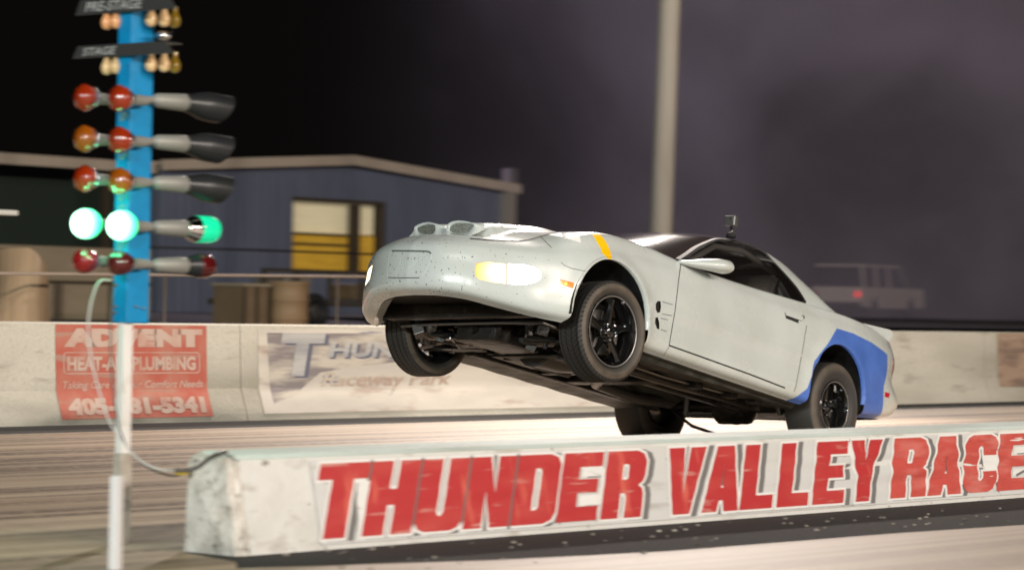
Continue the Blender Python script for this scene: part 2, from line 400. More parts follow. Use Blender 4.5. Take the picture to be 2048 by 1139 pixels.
def inpoly(x, y, poly):
    c = False; n = len(poly); j = n-1
    for i in range(n):
        xi, yi = poly[i]; xj, yj = poly[j]
        if (yi > y) != (yj > y) and x < (xj-xi)*(y-yi)/(yj-yi)+xi: c = not c
        j = i
    return c
def cut(bm, poly, proj, planes, filt):
    """slice the faces under poly (projected by proj) along its edges and return those inside"""
    us = [p[0] for p in poly]; vv = [p[1] for p in poly]
    n = len(poly)
    for k in range(n):
        a, b = poly[k], poly[(k+1) % n]
        u0, u1 = min(a[0], b[0]), max(a[0], b[0]); v0, v1 = min(a[1], b[1]), max(a[1], b[1])
        m = margin_of(poly)
        fs = []
        for f in bm.faces:
            if not filt(f): continue
            ps = [proj(v.co) for v in f.verts]
            if max(p[0] for p in ps) < u0-m or min(p[0] for p in ps) > u1+m or max(p[1] for p in ps) < v0-m or min(p[1] for p in ps) > v1+m: continue
            fs.append(f)
        if not fs: continue
        geom = list(set(fs) | {e for f in fs for e in f.edges} | {v for f in fs for v in f.verts})
        co, no = planes(a, b)
        bmesh.ops.bisect_plane(bm, geom=geom, dist=1e-5, plane_co=co, plane_no=no)
    out = []
    for f in bm.faces:
        if not filt(f): continue
        c = proj(f.calc_center_median())
        if inpoly(c[0], c[1], poly): out.append(f)
    return out
def margin_of(poly):
    us = [p[0] for p in poly]; return .002*(max(us)-min(us))
def side_planes(a, b):
    return Vector((a[0], 0, a[1])), Vector((b[1]-a[1], 0, -(b[0]-a[0]))).normalized()
def cut_side(bm, poly, sgn, ymin=.45):
    return cut(bm, poly, lambda c: (c.x, c.z), side_planes, lambda f: f.calc_center_median().y*sgn > ymin)
def cam_planes(a, b):
    ra, rb = ray_l(*a), ray_l(*b); return OL, ra.cross(rb).normalized()
def cut_cam(bm, poly, filt=None):
    def ff(f):
        c = f.calc_center_median()
        if (OL-c).dot(f.normal) <= 0: return False
        return filt(c) if filt else True
    return cut(bm, poly, l2i, cam_planes, ff)
def split_faces(bm, faces, name, m, smooth=True, off=0, parent=None):
    """move faces out of bm into an object of their own"""
    nb = bmesh.new(); vm = {}
    for f in faces:
        vl = []
        for v in f.verts:
            if v.index not in vm or True:
                key = v
            if key not in vm:
                vm[key] = nb.verts.new(v.co + v.normal*off)
            vl.append(vm[key])
        try:
            g = nb.faces.new(vl); g.smooth = True; g.material_index = f.material_index
        except ValueError: pass
    bmesh.ops.delete(bm, geom=list(faces), context='FACES')
    return cpart(name, nb, m, smooth, parent)

bm = body_bm()
bm.normal_update()
def circ(c, r, n=36): return [(c[0]+r*math.cos(2*math.pi*k/n), c[1]+r*math.sin(2*math.pi*k/n)) for k in range(n)]
def arch(c, r, ze, xl=1.0, xr=1.0):
    pts = [(c[0]+r*math.cos(t)*(xl if math.cos(t) > 0 else xr), c[1]+r*math.sin(t)) for t in [math.pi*k/20 for k in range(21)]]
    return [(pts[0][0], ze)] + pts + [(pts[-1][0], ze)]
arch_f = arch((2.575, .375), .385, .08); arch_r = arch((-.13, .352), .368, .08)
for sg in (1, -1):
    for ap in (arch_f, arch_r):
        fs = cut_side(bm, ap, sg, .40)
        bmesh.ops.delete(bm, geom=fs, context='FACES')
        bm.normal_update()
# lips
for sg in (1, -1):
    for (cx, cz), r in (((2.575, .375), .385), ((-.13, .352), .368)):
        es = [e for e in bm.edges if len(e.link_faces) == 1 and all(abs(math.hypot(v.co.x-cx, v.co.z-cz)-r) < .004 and v.co.z > cz-.002 and v.co.y*sg > .4 for v in e.verts)]
        if es:
            rr = bmesh.ops.extrude_edge_only(bm, edges=es); nv = [g for g in rr['geom'] if isinstance(g, bmesh.types.BMVert)]
            bmesh.ops.translate(bm, vec=(0, -sg*.035, 0), verts=nv)
bm.normal_update()
# the whole underside edge turns inwards a little
# blue patch
blue = [(-.09,.835),(.226,.54),(.234,.43),(.27,.33),(.39,.222),(.40,.10),(-.86,.10),(-.84,.306),(-.80,.54),(-.85,.67),(-.86,.79),(-.58,.828),(-.32,.842)]
for f in cut_side(bm, blue, 1, .5): f.material_index = 1
bm.normal_update()
# tapes, drawn where the photo shows them
def z5(pts): return [(x/6.4+940, y/6.4+430) for x, y in pts]
for poly, mi in ((z5([(1560,240),(1660,242),(1712,300),(1760,380),(1795,460),(1815,560),(1768,560),(1690,480),(1672,425),(1640,370),(1600,300)]), 2),
                 (z5([(1235,222),(1390,222),(1408,290),(1420,352),(1330,325),(1250,302)]), 3),
                 (z5([(1000,246),(1165,222),(1190,284),(1100,270)]), 3)):
    for f in cut_cam(bm, poly, lambda c: c.y > .3 and 1.9 < c.x < 3.3): f.material_index = mi
    bm.normal_update()
# lamps
lampL_out = [(1030,528),(1050,529),(1064,532),(1074,536),(1080,542),(1083,549),(1082,555),(1077,561),(1067,565),(1054,568),(1035,569),(1016,567),(1016,527)]
lampL_in = [(1012,527),(1012,567),(985,564),(958,558),(951,551),(950,538),(953,526),(975,523)]
fo = cut_cam(bm, lampL_out, lambda c: c.y > .3 and c.x > 2.9)
split_faces(bm, fo, 'headlight', M_lamp_hot, off=-.004); bm.normal_update()
fi = cut_cam(bm, lampL_in, lambda c: c.y > .2 and c.x > 2.9)
lamp_in = split_faces(bm, fi, 'parking_light', M_lamp_amber, off=-.004)
lb_ = min((v.co for v in lamp_in.data.vertices), key=lambda c: (l2i(c)[0]-999)**2+(l2i(c)[1]-546)**2).copy()
lamp_glow(M_lamp_amber, lb_, .03, .15, 3.4, .72, (1,.80,.42), (1,.36,.20)); bm.normal_update()
# the far lamp wraps the other corner: mirror of the near one, in the x-y frame
def nose_frame(sg):
    ax = Vector((.60, .80*sg, 0))
    u = Vector((-.80*sg, .60, 0))
    return ax, u
def cut_nose(bm, poly, sg):
    ax, u = nose_frame(sg)
    def pr(c): return (c.dot(u)*sg, c.z)
    def pl(a, b):
        e = (u*sg*(b[0]-a[0]) + Vector((0,0,b[1]-a[1]))); return u*sg*a[0]+Vector((0,0,a[1])), e.cross(ax).normalized()
    return cut(bm, poly, pr, pl, lambda f: f.calc_center_median().y*sg > .2 and f.calc_center_median().x > 2.8 and f.normal.dot(ax) > .1)
ax_, u_ = nose_frame(1)
pts = [i2l(x, y, 1, .62) for x, y in ((950,545),(1083,548))]
nl = cut_nose(bm, [(-2.50,.49),(-2.47,.478),(-2.30,.475),(-2.10,.49),(-2.05,.53),(-2.07,.565),(-2.15,.585),(-2.30,.592),(-2.49,.585)], -1)
split_faces(bm, nl, 'headlight', mat('far_headlight_lens', (1,.8,.5), .1, emit=(1,.82,.55), estr=3), off=-.004); bm.normal_update()
mk = cut_cam(bm, z5([(1152,818),(1330,865),(1322,935),(1145,892)]), lambda c: c.y > .4 and c.x > 2.6)
marker_o = split_faces(bm, mk, 'side_marker', M_marker, off=-.003); bm.normal_update()
rm = cut_cam(bm, [(1770,783),(1780,786),(1778,795),(1769,793)], lambda c: c.x < -.8)
split_faces(bm, rm, 'rear_side_marker', M_redlens, off=-.002); bm.normal_update()
tlf = cut_cam(bm, [(1781,716),(1795,716),(1795,756),(1777,756),(1779,735)], lambda c: c.x < -1.0 and c.y > .2)
split_faces(bm, tlf, 'tail_light', M_redlens, off=-.002); bm.normal_update()
# fender vents
def z2(pts): return [(x/2.4767+1250, y/2.4767+420) for x, y in pts]
for pl in (z2([(160,450),(176,450),(178,478),(174,505),(160,508),(152,490),(152,465)]), z2([(150,532),(163,530),(170,560),(170,590),(158,586),(149,560)])):
    vf = cut_cam(bm, pl, lambda c: c.y > .6 and 1.8 < c.x < 2.3)
    split_faces(bm, vf, 'fender_vent', M_black, off=-.012); bm.normal_update()
# doors
door = [(1.918,.325),(1.892,.45),(1.885,.57),(1.883,.77),(1.888,1.1),(.30,1.1),(.300,.816),(.312,.60),(.335,.42),(.36,.297),(.9,.307),(1.5,.317)]
for sg in (1, -1):
    df = [f for f in cut_side(bm, door, sg, .70)]
    d_ = split_faces(bm, df, 'door', [M_paint, M_blue], off=0)
    if sg == 1: door_l = d_
    bm.normal_update()
BODY_BVH = None
# nose badge relief: recessed plate drawn by seams later
# front bumper cover as a part of its own
fb = [f for f in bm.faces if f.calc_center_median().x > 2.97 and f.calc_center_median().z < .70]
bumper = split_faces(bm, fb, 'front_bumper', [M_paint, M_blue, M_yellow, M_white_tape]); bm.normal_update()
rbf = [f for f in bm.faces if f.calc_center_median().x < -.99 and f.calc_center_median().z < .80]
rbump = split_faces(bm, rbf, 'rear_bumper', [M_paint, M_blue, M_yellow, M_white_tape]); bm.normal_update()
body = cpart('body', bm, [M_paint, M_blue, M_yellow, M_white_tape])
def bvh_of(objs):
    vs_, fs_ = [], []
    for o in objs:
        n = len(vs_); vs_ += [v.co.copy() for v in o.data.vertices]; fs_ += [[n+i for i in p.vertices] for p in o.data.polygons]
    return BVHTree.FromPolygons(vs_, fs_)
BV = bvh_of([body, door_l, bumper, rbump])
def hit_px(x, y, bv=None):
    h = (bv or BV).ray_cast(OL, ray_l(x, y).normalized()); return (h[0], h[1]) if h[0] else (None, None)
def ribbon(bm, path, wid, off=.0015, bv=None, step=6):
    """thin strip laid on the surface through photo points"""
    P = []
    for i in range(len(path)-1):
        a, b = path[i], path[i+1]; n = max(1, int(math.hypot(b[0]-a[0], b[1]-a[1])/step))
        for k in range(n): P.append((a[0]+(b[0]-a[0])*k/n, a[1]+(b[1]-a[1])*k/n))
    P.append(path[-1]); H = []
    for p in P:
        q, n = hit_px(*p, bv)
        if q is not None:
            if n.dot(OL-q) < 0: n = -n
            H.append((q+n*off, n))
    prev = None
    for i in range(len(H)):
        q, n = H[i]; t = (H[min(i+1, len(H)-1)][0]-H[max(i-1, 0)][0])
        if t.length < 1e-6: continue
        s = t.normalized().cross(n).normalized()*wid/2
        cur = (bm.verts.new(q-s), bm.verts.new(q+s))
        if prev and (H[i][0]-H[i-1][0]).length < .15: bm.faces.new((prev[0], prev[1], cur[1], cur[0]))
        prev = cur
def z1(pts): return [(x/3.35+700, y/3.35+420) for x, y in pts]
for pth, wd in (([(1362,524),(1357,560),(1350,620),(1338,690)], .007), ([(1338,690),(1400,712),(1500,748),(1570,775)], .010), ([(1613,650),(1605,700),(1592,770),(1588,782)], .005),
                ([(1338,693),(1328,708)], .004), ([(1082,474),(1090,482),(1103,495)], .004), ([(1122,524),(1128,530),(1145,537),(1170,542)], .003)):
    sb = bmesh.new(); ribbon(sb, pth, wd); cpart('panel_seam', sb, M_seam, False)
for pth in (z2([(184,453),(236,468)]), z2([(184,513),(232,522)]), z2([(176,534),(212,543)]), z2([(176,590),(206,600)])):
    sb = bmesh.new(); ribbon(sb, pth, .006); cpart('vent_crease_shade', sb, M_seam2, False)  # dark grey ribbons paint the shade of the vent recesses
hs = bmesh.new(); ribbon(hs, [(940,477),(975,480),(1010,482),(1040,482),(1060,479),(1078,474),(1100,467),(1118,464)], .020, .002)
cpart('hood_seam', hs, M_seam, False)

# --- greenhouse
RAIL = [(1.80,.835,.935),(1.62,.775,1.02),(1.45,.715,1.10),(1.27,.665,1.175),(1.118,.635,1.235),(.99,.622,1.263),(.876,.618,1.28),(.688,.61,1.296),(.52,.602,1.292),(.39,.60,1.278),(.17,.60,1.24),(-.06,.60,1.17),(-.23,.605,1.10),(-.41,.625,1.035),(-.60,.66,.985)]
MIDR = {1.80:(2.10,1.0),1.62:(1.90,1.065),1.45:(1.72,1.125),1.27:(1.50,1.195),1.118:(1.28,1.262),.99:(1.08,1.31),.876:(.93,1.332),.688:(.70,1.348),.52:(.5,1.35),.39:(.36,1.343),.17:(.13,1.312),-.06:(-.12,1.245),-.23:(-.30,1.175),-.41:(-.50,1.09),-.60:(-.74,1.0)}
TG = []
for (x, y, z) in RAIL:
    xm, zm = MIDR[x]; row = []
    for t in (1, .93, .8, .55, .28, 0):
        k = 1-t**2.2
        row.append((x+(xm-x)*(1-t*t), y*t, z+(zm-z)*k))
    TG.append(row)
TD = catmull_grid(np.array(TG), 6, 4)
def grid_faces(bm, A, sgn=1, sel=None, mi=0):
    nu, nv = A.shape[:2]; V = {}
    def gv(i, j):
        if (i, j) not in V: V[i, j] = bm.verts.new((A[i,j,0], A[i,j,1]*sgn, A[i,j,2]))
        return V[i, j]
    for i in range(nu-1):
        for j in range(nv-1):
            if sel and not sel(i, j): continue
            q = (gv(i,j), gv(i+1,j), gv(i+1,j+1), gv(i,j+1))
            if sgn < 0: q = q[::-1]
            f = bm.faces.new(q); f.smooth = True; f.material_index = mi
# windshield: segments RAIL 0..5 ; roof 5..9 ; hatch 9.. end
def top_part(name, i0, i1, m, j0=0):
    b = bmesh.new()
    for s in (1, -1): grid_faces(b, TD[i0:i1+1, j0:], s)
    bmesh.ops.remove_doubles(b, verts=b.verts, dist=.0005); bmesh.ops.recalc_face_normals(b, faces=b.faces)
    if sum(f.normal.z for f in b.faces) < 0: bmesh.ops.reverse_faces(b, faces=b.faces)
    return cpart(name, b, m)
J = 2
top_part('windshield', 0, 30, M_glass_front, J)
top_part('roof', 30, 58, M_roof, J)
top_part('rear_window', 58, 84, M_glass, J)
# pillars / rails (outer strip)
b = bmesh.new()
for s in (1, -1): grid_faces(b, TD[0:, 0:J+1], s, None, 0)
for f in b.faces:
    f.material_index = 1 if f.calc_center_median().x > .42 else 0
bmesh.ops.recalc_face_normals(b, faces=b.faces)
if sum(f.normal.z for f in b.faces) < 0: bmesh.ops.reverse_faces(b, faces=b.faces)
cpart('roof_rail', b, [M_paint, M_black])
# side: belt to rail
def belt(x):
    return (spline([1.80,1.77,1.4,.9,.3,0,-.3,-.6], [.835,.822,.812,.815,.815,.805,.775,.66], x), spline([1.80,1.77,1.4,.9,.3,0,-.3,-.6], [.93,.928,.926,.938,.957,.968,.972,.98], x))
SG = []
rx = [p[0] for p in RAIL]; ry = [p[1] for p in RAIL]; rz = [p[2] for p in RAIL]
NX = 72
for i in range(NX+1):
    x = 1.80-2.40*i/NX; by, bz = belt(x); ty, tz = spline(rx, ry, x), spline(rx, rz, x); row = []
    for k in range(13):
        t = k/12; bulge = .035*math.sin(math.pi*t)*min(1, (tz-bz)/.2)
        row.append((x, by+(ty-by)*t+bulge, bz+(tz-bz)*t))
    SG.append(row)
SG = np.array(SG)
for s in (1, -1):
    b = bmesh.new(); grid_faces(b, SG, s)
    bmesh.ops.recalc_face_normals(b, faces=b.faces)
    if sum(f.normal.y*s for f in b.faces) < 0: bmesh.ops.reverse_faces(b, faces=b.faces)
    b.normal_update()
    glass = [(1.74,.90),(.30,.90),(.225,.985),(.30,1.06),(.385,1.14),(.47,1.225),(.50,1.262),(.60,1.283),(.72,1.287),(.88,1.270),(1.118,1.222),(1.27,1.160),(1.45,1.083),(1.62,1.003)]
    trim = [(1.83,.88),(.27,.90),(.185,.975),(.265,1.07),(.35,1.15),(.43,1.235),(.45,1.30),(1.0,1.45),(1.4,1.45),(1.83,1.25)]
    gf = cut_side(b, glass, s, .3); split_faces(b, gf, 'side_window', M_side, off=-.004); b.normal_update()
    for f in cut_side(b, trim, s, .3): f.material_index = 1
    cpart('sail_panel', b, [M_paint, M_black])
# seat and roll bar hints seen through the tinted glass are dark: left as interior tub
M_seat = mat('seat_cloth', (.16,.14,.12), .8); M_cage = mat('cage_paint', (.20,.19,.18), .4)
for sg in (1, -1):
    b = bmesh.new(); prism(b, [(.95,.44),(.98,.54),(.62,.56),(.36,1.02),(.26,1.18),(.18,1.16),(.26,.95),(.45,.46)], 'Y', .38*sg-.21, .38*sg+.21); bmesh.ops.recalc_face_normals(b, faces=b.faces); bmesh.ops.bevel(b, geom=b.edges[:], offset=.035, segments=3, affect='EDGES'); cpart('seat', b, M_seat)
for pts in ([(.18,.60,.45),(.18,.60,1.0),(.24,.50,1.24),(.24,-.50,1.24),(.18,-.60,1.0),(.18,-.60,.45)], [(.20,.56,1.12),(-.45,.50,.80)], [(.20,-.56,1.12),(-.45,-.50,.80)], [(.22,.54,1.18),(.7,.57,1.24),(1.05,.57,1.20),(1.6,.68,.93)]):
    b = bmesh.new(); tube(b, pts, .022, 10); cpart('roll_cage', b, M_cage)
b = bmesh.new(); prism(b, [(1.85,.92),(1.35,.90),(1.28,.84),(1.35,.62),(1.85,.60)], 'Y', -.70, .70); bmesh.ops.recalc_face_normals(b, faces=b.faces); cpart('dashboard', b, M_liner, False)
# --- spoiler
b = bmesh.new(); st = []
for k in range(25):
    t = -1+2*k/24; y = .775*t; e = abs(t)
    xo = .10*(1-e**3)          # centre sits further back
    drop = .012*max(0, (e-.90)/.10)
    lead = (-.86+.30*max(0, (e-.80)/.2)**1.5 - xo*.5, y, .972)
    tipx = -1.075-xo*1.3+.03*max(0, (e-.9)/.1)
    sec = [(lead[0]+.06, y, .945-drop), (lead[0]-.08, y, .995-drop), (-1.00-xo*.7, y, 1.020-drop), (tipx, y, 1.020-drop), (tipx-.020, y, .990-drop), (tipx-.008, y, .955-drop), (tipx+.04, y, .925-drop*.6), (lead[0]-.10, y, .90)]
    st.append([b.verts.new(p) for p in sec])
for i in range(24):
    for j in range(8): b.faces.new((st[i][j], st[i][(j+1) % 8], st[i+1][(j+1) % 8], st[i+1][j]))
b.faces.new(st[0]); b.faces.new(st[-1][::-1]); bmesh.ops.recalc_face_normals(b, faces=b.faces)
auto_smooth(cpart('rear_spoiler', b, M_paint), 50)
# --- mirror: pod on a foot at the front of the window
def mirror(sg):
    b = bmesh.new()
    secs = [(1.80,.835,.918,.020,.014),(1.73,.86,.922,.042,.024),(1.65,.91,.930,.065,.040),(1.55,.955,.940,.078,.052),(1.47,.97,.945,.078,.054),(1.445,.97,.945,.066,.044)]
    rings = []
    for (x, y, z, ry_, rz_) in secs:
        rings.append([b.verts.new((x, (y+ry_*math.cos(2*math.pi*k/18))*sg, z+rz_*math.sin(2*math.pi*k/18)*(1 if math.sin(2*math.pi*k/18) > 0 else .8))) for k in range(18)])
    for i in range(len(rings)-1):
        for k in range(18): b.faces.new((rings[i][k], rings[i][(k+1)%18], rings[i+1][(k+1)%18], rings[i+1][k]))
    b.faces.new(rings[0]); f = b.faces.new(rings[-1])
    bmesh.ops.recalc_face_normals(b, faces=b.faces)
    o = cpart('side_mirror', b, M_paint); return auto_smooth(o, 60)
mirror(1); mirror(-1)
# --- door handle: recessed cup with a lift bar
for sg in (1,):
    b = bmesh.new(); ribbon(b, [(1571,632),(1597,642)], .030, .001)
    h = cpart('door_handle', b, M_seam, False, door_l)
    b = bmesh.new(); ribbon(b, [(1569,627),(1604,639)], .026, .010); cpart('lift_bar', b, M_paint, False, h)
    b = bmesh.new(); q, n = hit_px(1606, 634); lathe(b, [(.001,.007),(.013,.006),(.016,.002)], 'Y', 16, q); cpart('key_lock', b, M_steel, True, h)
# --- hood scoops
def surfz(x, y):
    h = BV.ray_cast(Vector((x, y, 2)), Vector((0,0,-1))); return h[0].z if h[0] else .8
def scoop_h(x, y, s):
    # height above the hood for a scoop centred at y = .25 s
    yc = .235; d = abs(abs(y)-yc)/.20
    w_ = max(0, 1-d**2.6); 
    return w_
XS0, XS1 = 3.27, 2.02
b = bmesh.new(); NXs, NYs = 44, 44
V = {}
for i in range(NXs+1):
    t = i/NXs
    for j in range(NYs+1):
        y = -.47+.94*j/NYs; ay = abs(y)
        xf = XS0-.30*ay**1.6-.02                    # leading edge swept with the nose
        x = xf+(XS1-xf)*t
        prof = min(1, (t/.035))**.6 if t < .035 else 1
        fall = 1-max(0, (t-.45)/.55)**2
        cross = max(0, 1-(abs(ay-.155)/.165)**3.2)*(1-.38*min(1, max(0, (t-.05)/.25)))
        mid = max(0, 1-(ay/.36)**2.6)*.56*max(0, min(1, (t-.06)/.16))
        hgt = .078*max(cross, mid)*prof*max(0, fall)
        V[i, j] = b.verts.new((x, y, surfz(x, y)-.004+hgt))
for i in range(NXs):
    for j in range(NYs): b.faces.new((V[i,j], V[i,j+1], V[i+1,j+1], V[i+1,j]))
bmesh.ops.recalc_face_normals(b, faces=b.faces)
if sum(f.normal.z for f in b.faces) < 0: bmesh.ops.reverse_faces(b, faces=b.faces)
scoop = cpart('hood_scoop', b, [M_paint, M_white_tape]); auto_smooth(scoop, 60)
def nos(sz, out):
    z = sz*(1-.35*out)
    return z*.85+.18*out+.10 if sz > 0 else z*1.0+.34*out*(1-abs(sz))+.0
SBV = bvh_of([scoop])
b = bmesh.new(); ribbon(b, [(1003,452),(1032,453)], .055, .003, SBV, 4); cpart('hood_tape', b, M_white_tape, False)
for sg in (1, -1):
    # mouth: oval rim with mesh behind it, facing forward
    c = Vector((3.275, .150*sg, surfz(3.25, .150)+.036)); ry_, rz_ = .105, .043
    rim = bmesh.new(); outer = []; inner = []; back = []
    for k in range(40):
        a = 2*math.pi*k/40; cy, sz = math.cos(a), math.sin(a)
        sq = abs(cy)**.9*(1 if cy > 0 else -1)
        zz = nos(sz, cy*sg)
        yv = c.y+ry_*sq; xv = c.x-.28*abs(yv)**1.6+.045
        kk = max(0, min(1, (.35-sz)/.9)); yo_ = c.y+(ry_+.030)*sq; xf_ = xv+.055*kk-.13*(1-kk)
        outer.append(rim.verts.new((xf_, yo_, (c.z-.004+(rz_+.008)*zz)*(1-kk)+(surfz(xf_, yo_)-.006)*kk)))
        inner.append(rim.verts.new((xv, yv, c.z+rz_*zz)))
        back.append(rim.verts.new((xv-.03, c.y+(ry_-.016)*sq, c.z+(rz_-.014)*zz)))
    for A, B in ((outer, inner), (inner, back)):
        for k in range(40): rim.faces.new((A[k], A[(k+1)%40], B[(k+1)%40], B[k])).smooth = True
    bmesh.ops.recalc_face_normals(rim, faces=rim.faces)
    if sum(f.normal.x for f in rim.faces) < 0: bmesh.ops.reverse_faces(rim, faces=rim.faces)
    ro = cpart('scoop_nostril', rim, M_paint, True, scoop)
    mb = bmesh.new(); vv = [mb.verts.new(v.co+Vector((-.012,0,0))) for v in ro.data.vertices[80:120]] if False else None
    mb.free(); mb = bmesh.new()
    vv = []
    for k in range(40):
        a = 2*math.pi*k/40; cy, sz = math.cos(a), math.sin(a); sq = abs(cy)**.9*(1 if cy > 0 else -1); zz = nos(sz, cy*sg)
        yv = c.y+(ry_-.010)*sq; vv.append(mb.verts.new((c.x-.28*abs(yv)**1.6+.045-.022, yv, c.z+(rz_-.008)*zz)))
    cv = mb.verts.new((c.x-.28*abs(c.y)**1.6+.023, c.y, c.z))
    for k in range(40): mb.faces.new((cv, vv[k], vv[(k+1)%40]))
    cpart('scoop_grille', mb, M_mesh, False, scoop)
# --- licence plate pad on the nose: raised outline and scratched bird-like emblem strokes
nb = bmesh.new()
def z8(pts): return [(x/8.136+710, y/8.136+430) for x, y in pts]
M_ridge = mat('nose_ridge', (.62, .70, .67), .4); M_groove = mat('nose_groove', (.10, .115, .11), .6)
ribbon(nb, z8([(595,590),(560,650),(545,800),(525,920),(528,1005)]), .006, .0015, step=4)
cpart('plate_ridge', nb, M_ridge, False); nb = bmesh.new(); ribbon(nb, z8([(1240,640),(1240,700),(1200,800),(1130,930),(1085,1000)]), .006, .0015, step=4)
cpart('plate_ridge', nb, M_ridge, False)
nb = bmesh.new()
ribbon(nb, z8([(600,580),(900,583),(1150,588),(1205,596),(1238,625)]), .011, .0015, step=4)
cpart('plate_groove', nb, M_groove, False); nb = bmesh.new(); ribbon(nb, z8([(545,1015),(800,1020),(1050,1018)]), .006, .0015, step=4)
cpart('plate_groove', nb, M_groove, False)
nb = bmesh.new()
for path in ([(740,690),(745,800),(770,870),(790,920)],[(780,700),(785,800),(800,870)],[(820,740),(830,840),(820,880)],[(1050,700),(980,770),(900,840),(850,900)],
             [(1020,740),(960,800),(890,870)],[(1080,690),(1040,740),(990,800),(930,860)],[(700,880),(760,850),(830,880),(900,830)],[(940,720),(960,760),(920,800)],[(770,920),(830,910),(880,880)],[(720,760),(735,830),(700,870)]):
    ribbon(nb, z8(path), .004, .002, step=3)
cpart('nose_emblem', nb, M_ridge, False)
# amber bulb glow inside the parking light: a small round bulb face
for (px, py, r, mm, nm) in ((999, 546, .030, M_bulb_amber, 'parking_bulb'), (1131, 567, .012, M_marker_hot, 'marker_bulb')):
    h = hit_px(px, py); 
    q = h[0] if h[0] is not None else (bvh_of([lamp_in]).ray_cast(OL, ray_l(px, py).normalized())[0] or i2l(px, py, 1, .6))
    if nm == 'marker_bulb': q = bvh_of([marker_o]).ray_cast(OL, ray_l(px, py).normalized())[0] or i2l(px, py, 1, .84)
    b = bmesh.new(); bmesh.ops.create_uvsphere(b, u_segments=20, v_segments=12, radius=r); bmesh.ops.translate(b, vec=q+(OL-q).normalized()*(-.026 if r > .02 else -.008), verts=b.verts)
    cpart(nm, b, mm)
# --- wheel wells
for (cx, cz), r in (((2.575, .375), .40), ((-.13, .352), .385)):
    for sg in (1, -1):
        b = bmesh.new(); n = 28; A, B_ = [], []
        for k in range(n+1):
            t = -.12+(math.pi+.24)*k/n; u, v = cx+r*math.cos(t)*1.02, cz+r*math.sin(t)
            A.append(b.verts.new((u, .885*sg, v))); B_.append(b.verts.new((u, .42*sg, v)))
        for k in range(n): b.faces.new((A[k], A[k+1], B_[k+1], B_[k]))
        cv = b.verts.new((cx, .42*sg, cz))
        for k in range(n): b.faces.new((B_[k], B_[k+1], cv))
        cpart('wheel_well', b, M_liner)
